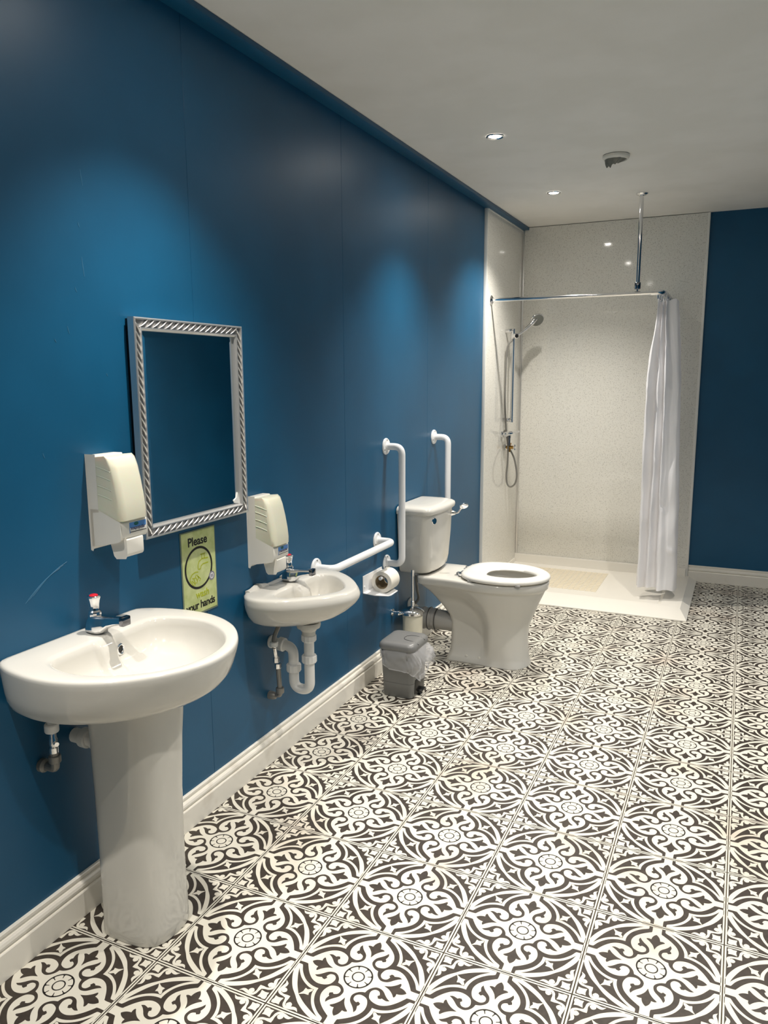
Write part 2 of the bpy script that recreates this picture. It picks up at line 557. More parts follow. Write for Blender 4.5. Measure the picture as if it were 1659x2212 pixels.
# scuffs and drips in the paint
def drip(pts, w):
    bm = bmesh.new()
    P_ = [Vector((0, y, z)) for y, z in pts]
    L, Rr = [], []
    for i, p in enumerate(P_):
        t = (P_[min(i + 1, len(P_) - 1)] - P_[max(i - 1, 0)]).normalized()
        nn = Vector((0, -t.z, t.y)) * w / 2 * (0.25 + 0.75 * sin(pi * (i + .5) / len(P_)))
        L.append(bm.verts.new(p + nn + Vector((.0003, 0, 0)))); Rr.append(bm.verts.new(p - nn + Vector((.0003, 0, 0))))
    top = [bm.verts.new(p + Vector((.0009, 0, 0))) for p in P_]
    for i in range(len(P_) - 1):
        bm.faces.new((L[i], L[i + 1], top[i + 1], top[i])); bm.faces.new((top[i], top[i + 1], Rr[i + 1], Rr[i]))
    obj('paint_scuff', bm, 'scuff', wl)
for y, z, h in ((.075, 2.02, .04), (.06, 1.80, .05), (.055, 1.885, .012), (.03, 1.72, .012), (-.005, 1.62, .02), (-.115, 1.30, .014), (-.05, 1.585, .008), (.12, 1.50, .008), (.235, 1.30, .007), (.36, .60, .008), (-.12, .66, .006)):
    drip([(y, z), (y + .002, z - h * .5), (y + .005, z - h)], .003)
for k in range(3):
    drip([(-.205 + .012 * k + .115 * t, .93 + .10 * t - .035 * t * t + .006 * k) for t in (0, .2, .4, .6, .8, 1)], .0022)

# ---- back wall
wb = struct(obj('wall_back', newbox((-0.06, YB, 0.0), (XR + 0.06, YB + 0.06, ZC)), 'blue', smooth=False), 'blue end wall with speckled shower board')
PB = YB - 0.02
obj('shower_board', newbox((-0.0135, PB, 0.0), (1.296, YB - 0.0005, ZC - 0.004)), 'board', wb, smooth=False)['label'] = 'speckled off-white shower board'
obj('edge_trim', newbox((1.294, PB - 0.004, 0.0), (1.312, YB - 0.0005, ZC - 0.002), 0.003), 'trimwhite', wb)['label'] = 'white plastic edge strip'
bm = bmesh.new(); box(bm, (SX - 0.001, PB - 0.012, 0.03), (SX + 0.017, PB, ZC - 0.02), 0.004)
obj('corner_strip', bm, 'satin', wb)['label'] = 'slim satin metal corner strip'

# ---- unseen walls that close the room
struct(obj('wall_right', newbox((XR, YR, 0.0), (XR + 0.06, YB, ZC)), 'blue', smooth=False), 'blue wall facing the basins')
struct(obj('wall_rear', newbox((-0.06, YR - 0.06, 0.0), (XR + 0.06, YR, ZC)), 'ceil', smooth=False), 'off-white wall behind the viewpoint')  # unseen wall, kept off-white to bounce fill light from behind

# ---- ceiling batten (blue trim along the top of the left wall)
struct(obj('trim_1', newbox((0.0, YR, 2.552), (0.066, YB - 0.012, ZC - 0.0005), 0.003), 'blue'), 'blue batten where the left wall meets the ceiling')

# ---- baseboards
PROF = [(0, .118), (.007, .118), (.0095, .1155), (.0095, .1085), (.0065, .1045), (.0065, .1025), (.0115, .1010), (.0160, .0965), (.0185, .0895), (.0175, .0820), (.0135, .0785), (.0135, .0770), (.0195, .0760), (.0215, .0730), (.0215, 0.0005), (0, 0.0005)]
bm = bmesh.new()
prism(bm, PROF, YR, 3.36)
struct(obj('baseboard_left', bm, 'whitewood', angle=25), 'white moulded skirting along the left wall')
def prism_x(bm, prof, x0, x1, yface, sgn):
    a = [bm.verts.new((x0, yface + sgn * d, z)) for d, z in prof]
    b = [bm.verts.new((x1, yface + sgn * d, z)) for d, z in prof]
    k = len(prof)
    for i in range(k):
        bm.faces.new((a[i], a[(i + 1) % k], b[(i + 1) % k], b[i]))
    for rr in (a, b):
        for tri in tessellate_polygon([[v.co for v in rr]]):
            bm.faces.new([rr[i] for i in tri])
    return bm
struct(obj('baseboard_back', prism_x(bmesh.new(), PROF, 1.313, XR, YB, -1), 'whitewood', angle=25), 'white moulded skirting below the blue end wall')

# ================================================================== LAMPS
def downlight(x, y, beam, label):
    t = thing('downlight', label, 'ceiling light', (x, y, ZC), 'recessed ceiling spotlights')
    bm = bmesh.new()
    lathe(bm, [(0.029, -0.001), (0.031, -0.004), (0.036, -0.006), (0.041, -0.004), (0.042, -0.0005)], (x, y, ZC), seg=40, cap=False)
    obj('bezel', bm, 'chrome', t)
    bm = bmesh.new()
    lathe(bm, [(0.0295, -0.0008), (0.024, -0.0022), (0.012, -0.003), (0.0, -0.0032)], (x, y, ZC), seg=32, cap=False)
    obj('lens', bm, 'lens', t)
    ld = bpy.data.lights.new('spot', 'SPOT')
    ld.energy = LIGHT_W; ld.color = LIGHT_COL; ld.spot_size = radians(beam); ld.spot_blend = 1.0
    ld.shadow_soft_size = 0.022
    lo = bpy.data.objects.new('lamp_bulb', ld)
    COL.objects.link(lo)
    lo.parent = t
    lo.location = (0, 0, -0.03)
    return t
LBL = ['lit round recessed spotlight in the ceiling over the toilet',
       'lit round recessed spotlight in the ceiling by the shower',
       'round recessed spotlight above the mirror and dispensers',
       'unseen added spotlight in the ceiling behind the viewpoint by the left wall',
       'unseen added fill spotlight in the ceiling behind the viewpoint by the right wall',
       'unseen added fill spotlight in the ceiling on the right over the open floor',
       'unseen added fill spotlight in the ceiling on the right, level with the toilet']
for (x, y, bm_), lb in zip(SPOTS, LBL):
    downlight(x, y, bm_, lb)

# ================================================================== BASINS
def outline_r(half, c, n_):
    """radial sampling (about (c,0)) of an outline given as half (x, dy) list from dy>0 back corner to the front centre"""
    pts = [(x, y) for x, y in half] + [(x, -y) for x, y in reversed(half[:-1])]
    poly = [Vector((x, y, 0)) for x, y in pts]
    out = []
    m_ = len(poly)
    for k in range(n_):
        a = 2 * pi * k / n_
        d = Vector((cos(a), sin(a)))
        best = None
        for i in range(m_):
            p, q = poly[i], poly[(i + 1) % m_]
            px, py = p.x - c, p.y
            ex, ey = q.x - p.x, q.y - p.y
            den = d.x * ey - d.y * ex
            if abs(den) < 1e-12:
                continue
            t = (px * ey - py * ex) / den
            s_ = (px * d.y - py * d.x) / den
            if t > 0 and -1e-6 <= s_ <= 1 + 1e-6 and (best is None or t > best):
                best = t
        out.append((c + d.x * best, d.y * best))
    return out

def smooth_half(h, first_straight=True):
    q = catmull([(x, y, 0) for x, y in h] + [(x, -y, 0) for x, y in reversed(h[:-1])], 5)
    m_ = len(q) // 2
    return [(v.x, v.y) for v in q[:m_ + 1]]

def push_tap(root, pos, cap_col='red'):
    """self closing push tap, spout towards +x"""
    X, Y, Z = pos
    bm = bmesh.new()
    # body: egg shaped foot running up into the spout
    secs = [  # x offset, half width y, z bottom, z top
        (-0.027, 0.008, 0.000, 0.014), (-0.022, 0.018, 0.0, 0.034), (-0.010, 0.025, 0.0, 0.049), (0.004, 0.028, 0.0, 0.054),
        (0.020, 0.026, 0.0, 0.053), (0.034, 0.020, 0.006, 0.052), (0.050, 0.0165, 0.021, 0.053), (0.070, 0.0145, 0.029, 0.054),
        (0.092, 0.0140, 0.034, 0.056), (0.098, 0.0145, 0.034, 0.057)]
    rings = []
    for dx, hw, zb, zt in secs:
        rg = []
        for k in range(20):
            a = 2 * pi * k / 20
            cy_, cz_ = cos(a), sin(a)
            e = 0.72
            yy = hw * (abs(cy_) ** e) * (1 if cy_ > 0 else -1)
            zz = (zb + zt) / 2 + (zt - zb) / 2 * (abs(cz_) ** e) * (1 if cz_ > 0 else -1)
            taper = 1.0 if zz < (zb + zt) / 2 else 0.86
            rg.append((X + dx, Y + yy * taper, Z + zz))
        rings.append(rg)
    loft(bm, rings)
    tp = obj('tap', bm, 'chrome', root)
    tp['label'] = 'chrome push tap with short flat spout'
    bm = newbox((X + 0.096, Y - 0.0145, Z + 0.034), (X + 0.111, Y + 0.0145, Z + 0.059), 0.0025)
    obj('spout_nozzle', bm, 'chrome_d', tp)
    bm = bmesh.new()
    lathe(bm, [(0.0165, 0.046), (0.0175, 0.052), (0.0165, 0.060), (0.0128, 0.064), (0.0122, 0.066), (0.0125, 0.078), (0.0145, 0.09), (0.0172, 0.099), (0.0172, 0.102), (0.0150, 0.104), (0.0, 0.104)], (X, Y, Z), seg=12)
    obj('push_button', bm, 'chrome', tp, angle=25)
    bm = bmesh.new()
    lathe(bm, [(0.0115, 0.103), (0.0115, 0.105), (0.008, 0.1072), (0.0, 0.1078)], (X, Y, Z), seg=20)
    obj('button_cap', bm, cap_col, tp)['label'] = 'red button cap'
    return tp

def basin_mesh(half_o, half_i, yc, zr, outer, inner, c=0.22, n_=144, pil=None, droop=None):
    """outer / inner: list of (sx, sy, z) scales"""
    O = outline_r(smooth_half(half_o), c, n_)
    I = outline_r(smooth_half(half_i), c, n_)
    rings = []
    for sx, sy, z in outer:
        rings.append([(.0008 + x * sx, yc + y * sy, z) for x, y in O])
    # rim rounding
    for f, z in ((0.0, zr - 0.006), (0.05, zr - 0.001), (0.14, zr + 0.0005), (0.5, zr), (0.82, zr - 0.0005), (0.93, zr - 0.002), (1.0, zr - 0.007)):
        rings.append([((xo + (xi - xo) * f), yc + yo + (yi - yo) * f, z) for (xo, yo), (xi, yi) in zip(O, I)])
    ix0 = min(x for x, y in I)
    for sx, sy, z in inner:      # scale about the drain (c)
        rg = []
        for x, y in I:
            xx = c + (x - c) * sx
            yy = y * sy
            if pil and x < ix0 + 0.03:
                w = smoothstep(pil[1] + 0.008, pil[1] - 0.004, abs(yy - pil[0]))
                xx += pil[2] * w
            rg.append((xx, yc + yy, z))
        rings.append(rg)
    bm = bmesh.new()
    loft(bm, rings)
    return bm

# ---- pedestal basin
YC1 = -0.062
b1 = thing('pedestal_basin', 'large white pedestal basin with chrome push tap at the left', 'sink', (0.2, YC1, 0.0))
half_o = [(0, .226), (.012, .245), (.06, .268), (.12, .282), (.18, .287), (.25, .278), (.32, .250), (.385, .203), (.44, .135), (.472, .065), (.482, 0)]
half_i = [(.112, .0), (.112, .08), (.112, .150), (.120, .180), (.15, .204), (.20, .218), (.26, .218), (.32, .196), (.385, .148), (.43, .083), (.445, 0)]
def close_half(h):
    return h
outer = [(.45, .34, .676), (.58, .56, .677), (.70, .74, .680), (.80, .86, .687), (.868, .92, .698), (.915, .95, .714), (.953, .968, .736), (.978, .982, .765), (.994, .995, .790), (1.0, 1.0, .802)]
inner = [(.985, .985, .790), (.955, .955, .770), (.91, .91, .751), (.82, .82, .732), (.66, .66, .716), (.42, .42, .706), (.16, .16, .702), (.06, .06, .701)]
bm = basin_mesh(half_o, half_i, YC1, .814, outer, inner, c=0.26, pil=(-0.005, 0.027, 0.016))
obj('bowl', bm, 'porc', b1, angle=60)
# pedestal: U shaped column
def ped_ring(z, xf, xb, hw, n_=48):
    rg = []
    for k in range(n_):
        a = 2 * pi * k / n_
        cx_, cy_ = cos(a), sin(a)
        e = 0.62
        px = (xb + xf) / 2 + (xf - xb) / 2 * (abs(cx_) ** (0.75 if cx_ > 0 else 0.35)) * (1 if cx_ > 0 else -1)
        py = YC1 + hw * (abs(cy_) ** e) * (1 if cy_ > 0 else -1)
        rg.append((px, py, z))
    return rg
bm = bmesh.new()
loft(bm, [ped_ring(0.0005, .300, .10, .090), ped_ring(.006, .303, .10, .092), ped_ring(.04, .302, .10, .091), ped_ring(.2, .300, .10, .089), ped_ring(.4, .304, .10, .090), ped_ring(.55, .312, .10, .094), ped_ring(.62, .318, .10, .098), ped_ring(.69, .32, .10, .10)])
obj('pedestal', bm, 'porc', b1, angle=60)
push_tap(b1, (0.064, YC1 + 0.018, 0.8125))
bm = bmesh.new()
xo, yo, zo = 0.124, -0.022, 0.768
tube(bm, [(xo, yo + 0.0115 * cos(2 * pi * k / 24), zo + 0.0135 * sin(2 * pi * k / 24)) for k in range(25)], 0.0032, 8, cap=False)
ov = obj('overflow_ring', bm, 'chrome', b1)
bm = bmesh.new(); lathe(bm, [(0.0105, -0.004), (0.0105, 0.0), (0, 0.0)], (xo - .001, yo, zo), (1, 0, 0), 20)
obj('overflow_hole', bm, 'black', ov)
bm = bmesh.new(); lathe(bm, [(0.03, 0.700), (0.03, 0.704), (0.022, 0.7055), (0.018, 0.703), (0, 0.702)], (0.26, YC1, 0), seg=28)
obj('drain', bm, 'chrome', b1)
# supply pipe with isolating valve
bm = bmesh.new()
sy_ = -0.204
tube(bm, bend([(.045, sy_, .72), (.045, sy_, .645), (.05, sy_ + .003, .60)], .03), 0.0075, 10)
sp = obj('supply_pipe', bm, 'pipe', b1)
bm = bmesh.new(); lathe(bm, [(.0165, .595), (.018, .598), (.018, .614), (.0165, .617)], (.05, sy_ + .003, 0), seg=20); obj('pipe_nut', bm, 'pipe', sp, angle=25)
bm = bmesh.new(); lathe(bm, [(.010, .535), (.012, .538), (.012, .552), (.009, .556), (.011, .560), (.011, .575), (.009, .58), (.009, .6)], (.05, sy_ + .004, 0), seg=16)
lathe(bm, [(.006, 0), (.006, .016), (.0, .016)], (.055, sy_ + .004, .566), (0.9, -0.4, 0), seg=12)
obj('isolating_valve', bm, 'chrome', sp, angle=25)
bm = bmesh.new(); tube(bm, bend([(.05, sy_ + .004, .54), (.05, sy_ + .005, .492), (.0, sy_ + .005, .492)], .012), 0.011, 12)
lathe(bm, [(.014, .51), (.0155, .512), (.0155, .528), (.013, .53)], (.05, sy_ + .005, 0), seg=18)
lathe(bm, [(.018, .0), (.018, .012), (.013, .02)], (.0, sy_ + .005, .492), (1, 0, 0), seg=18)
obj('wall_elbow', bm, 'greypipe', sp, angle=25)  # grey stands in for the shade around this elbow
# waste going into the wall behind the pedestal
bm = bmesh.new(); tube(bm, bend([(.15, -.085, .66), (.15, -.085, .525), (.0, -.085, .525)], .03), 0.02, 16)
for xx in (.03, .075):
    lathe(bm, [(.025, 0), (.027, .003), (.027, .022), (.025, .025)], (xx, -.085, .525), (1, 0, 0), seg=20)
obj('waste_pipe', bm, 'pipe', b1, angle=25)

# ---- wall hung basin
YC2 = 0.902
b2 = thing('wall_basin', 'small white wall-hung basin with bare waste trap below', 'sink', (0.0, YC2, 0.6))
half_o = [(0, .160), (.014, .198), (.05, .235), (.10, .248), (.155, .238), (.21, .209), (.27, .157), (.325, .09), (.352, .04), (.358, 0)]
half_i = [(.115, .0), (.115, .07), (.113, .12), (.12, .155), (.145, .172), (.185, .165), (.23, .128), (.275, .075), (.298, .032), (.303, 0)]
outer = [(.42, .22, .566), (.5, .34, .572), (.64, .58, .588), (.78, .78, .610), (.90, .91, .638), (.985, .985, .666), (1.02, 1.01, .684), (1.025, 1.012, .695), (1.01, 1.005, .707)]
inner = [(.97, .97, .692), (.93, .93, .670), (.86, .86, .645), (.72, .72, .622), (.5, .5, .607), (.2, .2, .600), (.08, .08, .599)]
bm = basin_mesh(half_o, half_i, YC2, .718, outer, inner, c=0.19, pil=(0.018, 0.034, 0.03))
obj('bowl', bm, 'porc', b2, angle=60)
# raised soap shelves either side of the tap: low upstand along the wall
for s_ in (-1, 1):
    bm = bmesh.new()
    rings = []
    for k in range(9):
        t = k / 8
        yy = YC2 + s_ * (.055 + .12 * t)
        hgt = .004 + .010 * sin(pi * min(1, t * 1.2)) ** 2
        rings.append([(.004, yy, .712), (.004, yy, .718 + hgt), (.018, yy, .719 + hgt), (.028, yy, .717)])
    loft(bm, rings)
    obj('soap_shelf', bm, 'porc', b2, angle=50)
push_tap(b2, (0.068, YC2 + 0.022, 0.7170))
bm = bmesh.new(); lathe(bm, [(0.026, .598), (0.026, .602), (0.018, .604), (0.0, .601)], (0.19, YC2, 0), seg=24)
obj('drain', bm, 'chrome', b2)
XP = 0.168
yp = YC2 - 0.009
bm = bmesh.new(); lathe(bm, [(.045, .578), (.047, .57), (.044, .558), (.034, .552), (.03, .545), (.026, .543), (.026, .524), (.022, .52)], (XP, yp, 0), seg=28)
wt = obj('waste_outlet', bm, 'porc', b2, angle=40)
bm = bmesh.new(); lathe(bm, [(.023, .53), (.024, .532), (.024, .546), (.023, .548)], (XP, yp, 0), seg=24); obj('chrome_collar', bm, 'chrome_d', wt)
XT = 0.098
bm = bmesh.new()
tube(bm, bend([(XP, yp, .525), (XP, yp, .305), (XT, yp, .305), (XT, yp, .468), (0.0, yp - .004, .478)], .035, 10), 0.0195, 18)
tr_ = obj('waste_trap', bm, 'pipe', b2, angle=50)
tr_['label'] = 'white plastic bottle-neck U bend'
def nut(z, x, h=.026, r=.0275):
    bm = bmesh.new()
    rings = []
    nn = 36
    for zz, rr in ((0, r * .9), (.003, r), (h - .003, r), (h, r * .9)):
        rings.append([(x + (rr + (.0012 if k % 3 == 0 else 0)) * cos(2 * pi * k / nn), yp + (rr + (.0012 if k % 3 == 0 else 0)) * sin(2 * pi * k / nn), z + zz) for k in range(nn)])
    loft(bm, rings)
    obj('union_nut', bm, 'pipe', tr_, angle=25)
nut(.503, XP); nut(.418, XP, .03); nut(.372, XT, .03)
bm = bmesh.new(); lathe(bm, [(.024, 0), (.0265, .003), (.0265, .024), (.024, .027)], (.035, yp - .0025, .4745), (1, 0, -.1), seg=24); obj('union_nut', bm, 'pipe', tr_, angle=25)
bm = bmesh.new(); lathe(bm, [(.025, .0), (.025, .006), (.021, .010)], (.0, yp - .004, .478), (1, 0, 0), seg=24); obj('wall_collar', bm, 'pipe', tr_, angle=30)
# flexible supply hose with valve and wall elbow
bm = bmesh.new()
yh = YC2 - .033
tube(bm, catmull([(.05, yh + .02, .60), (.05, yh + .002, .555), (.05, yh - .03, .52), (.05, yh - .035, .475)], 6), 0.0085, 10)
hs = obj('supply_hose', bm, 'greypipe', b2)
bm = bmesh.new(); lathe(bm, [(.015, 0), (.0165, .002), (.0165, .016), (.015, .018)], (.05, yh - .035, .484), seg=20); obj('pipe_nut', bm, 'pipe', hs, angle=25)
bm = bmesh.new(); tube(bm, [(.05, yh - .035, .485), (.05, yh - .02, .42)], .009, 10)
lathe(bm, [(.011, 0), (.0125, .002), (.0125, .02), (.011, .022)], (.05, yh - .022, .415), seg=6)
lathe(bm, [(.011, 0), (.0125, .002), (.0125, .018), (.011, .02)], (.05, yh - .012, .388), seg=6)
obj('isolating_valve', bm, 'chrome', hs, angle=25)
bm = bmesh.new(); tube(bm, bend([(.05, yh - .012, .40), (.05, yh - .002, .275), (.0, yh - .002, .268)], .012), 0.0095, 12)
lathe(bm, [(.0145, 0), (.016, .002), (.016, .02), (.014, .022)], (.05, yh - .003, .285), seg=18)
lathe(bm, [(.016, 0), (.016, .02), (.012, .03)], (.0, yh - .002, .268), (1, 0, 0), seg=18)
obj('supply_pipe', bm, 'greypipe', hs, angle=25)
bm = bmesh.new(); lathe(bm, [(.011, 0), (.013, .003), (.013, .02), (.009, .03), (.006, .034), (.006, .05)], (.0, 0.985, .420), (1, 0, 0), seg=14)
lathe(bm, [(.008, -.015), (.008, .018), (.0, .018)], (.03, 0.985, .420), seg=12)
obj('service_valve', bm, 'chrome_d', b2, angle=30)['label'] = 'dark metal service valve'

# ================================================================== MIRROR
MY0, MY1, MZ0, MZ1 = .201, .720, 1.017, 1.656
mr = thing('wall_mirror', 'rectangular wall mirror in a silver rope-moulded frame', 'mirror', (0.0, (MY0 + MY1) / 2, MZ0))
FWD = .034
def frame_rings(prof):
    """mitred frame: prof = [(inset, x)]"""
    out = []
    for ins, x in prof:
        out.append([(x, MY0 + ins, MZ0 + ins), (x, MY1 - ins, MZ0 + ins), (x, MY1 - ins, MZ1 - ins), (x, MY0 + ins, MZ1 - ins)])
    return out
bm = bmesh.new()
rg = frame_rings([(.0, .012), (.0, .034), (.003, .037), (.006, .036), (.007, .030), (.027, .030), (.028, .0345), (.031, .0345), (.036, .027), (.036, .012)])
rv = [[bm.verts.new(p) for p in r] for r in rg]
bridge(bm, rv + [rv[0]])
bm.faces.ensure_lookup_table()
for f in bm.faces:
    if all(abs(v.co.x - .030) < 1e-5 for v in f.verts):
        f.material_index = 1
fr = obj('frame', bm, ['silver', 'silver_flat'], mr, angle=25)
# relief beads: twisted leaf pieces along all four sides
def bead_mesh():
    bm = bmesh.new()
    rings = []
    nn = 8
    for i in range(nn + 1):
        t = i / nn
        a = (t - .5) * 1.5
        u = (t - .5) * .026 + .004 * sin(a * 2)
        w = .0085 * sin(pi * t) ** .6 + .0006
        v = .010 * sin(a * 1.6)
        rings.append([(0.0, u - w * .45, v - w * .5), (.0042 * sin(pi * t) + .0004, u - w * .2, v - w * .15), (.0056 * sin(pi * t) + .0005, u + w * .05, v + w * .2), (.002 * sin(pi * t) + .0003, u + w * .35, v + w * .5), (0.0, u + w * .5, v + w * .6)])
    loft(bm, rings)
    bmesh.ops.recalc_face_normals(bm, faces=bm.faces)
    me = bpy.data.meshes.new('bead')
    bm.to_mesh(me); bm.free()
    for p in me.polygons:
        p.use_smooth = True
    me.materials.append(M['silver'])
    return me
BM_ = bead_mesh()
def bead(y, z, ang):
    o = bpy.data.objects.new('bead', BM_)
    COL.objects.link(o)
    o.parent = fr
    o.location = Vector((.0302, y, z)) - ORG[fr.name]
    o.rotation_euler.x = ang
    o.scale = (1.5, 1.15, 1.15)
nb, nh = 25, 17
for k in range(nb):
    z = MZ0 + .017 + (MZ1 - MZ0 - .034) * (k + .5) / nb
    bead(MY0 + .017, z, pi / 2); bead(MY1 - .017, z, pi / 2)
for k in range(nh):
    y = MY0 + .030 + (MY1 - MY0 - .060) * (k + .5) / nh
    bead(y, MZ0 + .017, 0); bead(y, MZ1 - .017, 0)
bm = newbox((.0, MY0 + .004, MZ0 + .004), (.0125, MY1 - .004, MZ1 - .004))
obj('backing_board', bm, 'black', mr, smooth=False)
GX = .020
i0 = .034; i1 = .055
bm = bmesh.new()
A = [(GX, MY0 + i0, MZ0 + i0), (GX, MY1 - i0, MZ0 + i0), (GX, MY1 - i0, MZ1 - i0), (GX, MY0 + i0, MZ1 - i0)]
Bq = [(GX + .0012, MY0 + i1, MZ0 + i1), (GX + .0012, MY1 - i1, MZ0 + i1), (GX + .0012, MY1 - i1, MZ1 - i1), (GX + .0012, MY0 + i1, MZ1 - i1)]
C0 = [(GX - .006, y, z) for _, y, z in A]
loft(bm, [C0, A, Bq])
obj('mirror_glass', bm, 'mirror', mr, smooth=False)['label'] = 'bevelled mirror glass'
bm = bmesh.new()
yy, zz = MY1 - .036, MZ0 + .036
prism_pts = [(yy, zz), (yy, zz + .012), (yy - .008, zz + .040), (yy - .015, zz + .022), (yy - .030, zz + .014), (yy - .022, zz + .004)]  # small white jagged shape low in the glass corner
a = [bm.verts.new((GX + .0008, y, z)) for y, z in prism_pts]; b = [bm.verts.new((GX + .004, y, z)) for y, z in prism_pts]
bridge(bm, [a, b]); bm.faces.new(a); bm.faces.new(b)
obj('white_corner_piece', bm, 'trimwhite', mr, smooth=False)['label'] = 'small white jagged piece in the lower corner'

# ================================================================== SOAP DISPENSERS
d1 = thing('soap_dispenser', 'white soap dispenser on the wall over the large basin, left of the mirror', 'soap dispenser', (0, .075, 1.02), 'wall soap dispensers')
y0, y1 = .021, .128
def rprism(prof, ya, yb, bev, name, material, parent, seg=3, ang=40):
    bm = bmesh.new()
    prism(bm, prof, ya, yb)
    bmesh.ops.remove_doubles(bm, verts=bm.verts, dist=1e-6)
    bmesh.ops.dissolve_limit(bm, angle_limit=radians(1), verts=bm.verts, edges=bm.edges)
    es = [e for e in bm.edges if e.calc_face_angle(0) > radians(28)]
    bmesh.ops.bevel(bm, geom=es, offset=bev, segments=seg, profile=0.5, affect='EDGES', clamp_overlap=True)
    return obj(name, bm, material, parent, angle=ang)
rprism([(0, 1.024), (.006, 1.022), (.012, 1.034), (.012, 1.128), (.034, 1.131), (.034, 1.282), (0, 1.282)], y0, y1, .003, 'back_plate', 'plastic', d1)
rprism([(.010, 1.036), (.10, 1.053), (.106, 1.058), (.106, 1.103), (.096, 1.106), (.032, 1.132), (.010, 1.132)], y0, y1 + .002, .004, 'housing', 'plastic', d1)
# tank, front edges heavily chamfered
bm = bmesh.new()
tp = [(.034, 1.278), (.075, 1.279), (.085, 1.272), (.096, 1.248), (.106, 1.208), (.114, 1.165), (.118, 1.13), (.117, 1.108), (.104, 1.103), (.034, 1.134)]
rings = []
for yy, kx in ((y0 + .001, 0.80), (y0 + .003, 0.87), (y0 + .013, 0.985), (y0 + .020, 1.0), (y1 - .020, 1.0), (y1 - .013, .985), (y1 - .003, .87), (y1 - .001, .80)):
    rings.append([(.034 + (x - .034) * kx, yy, z + (0 if x <= .034 else (1 - kx) * .012)) for x, z in tp])
loft(bm, rings)
tk = obj('soap_tank', bm, 'tank', d1, angle=50)
tk['label'] = 'translucent cream soap tank'
for zz in (1.170, 1.195, 1.222, 1.245):
    bm = bmesh.new(); tube(bm, [(.038, y0 + .0012, zz + .007), (.064, y0 + .0012, zz + .001), (.086, y0 + .0016, zz - .006)], .0018, 6)
    obj('tank_rib', bm, 'tank', tk)
rprism([(.055, 1.052), (.108, 1.056), (.108, 1.012), (.104, 1.005), (.074, 1.002), (.068, 1.008)], y0 + .018, y1 - .018, .004, 'push_lever', 'plastic', d1)
bm = newbox((.1058, y0 + .038, 1.068), (.1066, y1 - .004, 1.098), .0004, 1)
lb = obj('label_patch', bm, 'lab_blue', d1, smooth=False); lb['label'] = 'blue and white soap label'
bm = newbox((.1064, y0 + .040, 1.068), (.1068, y1 - .005, 1.083), 0); obj('label_white_band', bm, 'plastic', lb, smooth=False)
bm = bmesh.new(); flat_poly(bm, [(.1069, .085 + .009 * cos(2 * pi * k / 16), 1.0925 + .005 * sin(2 * pi * k / 16)) for k in range(16)]); obj('label_logo', bm, 'lab_green', lb, smooth=False)
text_obj('label_lettering', 'soapopular', .0125, (.1070, .0915, 1.0815), (0, 1, 0), (0, 0, 1), 'lab_text', lb, .0001)
bm = newbox((.1066, y0 + .040, 1.0705), (.1071, y1 - .004, 1.0722)); obj('label_line', bm, 'ink', lb, smooth=False)
d2 = copy_tree(d1, None, Vector((0, .737, -.219)))
d2['label'] = 'white soap dispenser above the small wall-hung basin, right of the mirror'

# ================================================================== SIGN
SY0, SY1, SZ0, SZ1 = .392, .562, .716, .993
sg = thing('hand_washing_sign', 'green laminated sign reading Please wash your hands', 'sign', (0, (SY0 + SY1) / 2, SZ0))
obj('laminate_edge', newbox((.0003, SY0 - .005, SZ0 - .006), (.0022, SY1 + .005, SZ1 + .004), .0004, 1), 'signedge', sg, smooth=False)
bd_ = obj('green_sheet', newbox((.0020, SY0, SZ0), (.0030, SY1, SZ1)), 'sign', sg, smooth=False)
yc_ = (SY0 + SY1) / 2
XS = .0033
text_obj('lettering_please', 'Please', .040, (XS, yc_ - .005, SZ1 - .035), (0, 1, 0), (0, 0, 1), 'ink', sg)
bm = bmesh.new()
RC = (yc_ - .004, SZ0 + .152)
rr0, rr1 = .064, .072
va = [bm.verts.new((XS, RC[0] + rr0 * cos(2 * pi * k / 56), RC[1] + rr0 * sin(2 * pi * k / 56))) for k in range(56)]
vb = [bm.verts.new((XS, RC[0] + rr1 * cos(2 * pi * k / 56), RC[1] + rr1 * sin(2 * pi * k / 56))) for k in range(56)]
bridge(bm, [va, vb]); obj('black_ring', bm, 'ink', sg, smooth=False)
def strokes(name, lines, w, material, parent, x=XS):
    bm = bmesh.new()
    for ln in lines:
        pts = [Vector((0, RC[0] + a, RC[1] + b)) for a, b in ln]
        L, Rr = [], []
        for i, p in enumerate(pts):
            t = (pts[min(i + 1, len(pts) - 1)] - pts[max(i - 1, 0)]).normalized()
            nn = Vector((0, -t.z, t.y)) * w / 2
            L.append(bm.verts.new((x, (p + nn).y, (p + nn).z))); Rr.append(bm.verts.new((x, (p - nn).y, (p - nn).z)))
        for i in range(len(pts) - 1):
            bm.faces.new((L[i], L[i + 1], Rr[i + 1], Rr[i]))
    return obj(name, bm, material, parent, smooth=False)
strokes('tap_drawing', [[(.010, .042), (.036, .042)], [(.018, .042), (.018, .026)], [(.030, .042), (.030, .026)], [(.050, .024), (.018, .026), (.002, .020), (-.004, .008), (-.004, -.004)], [(.050, .008), (.022, .008), (.012, .003), (.008, -.006), (-.004, -.006)]], .004, 'lime', sg)
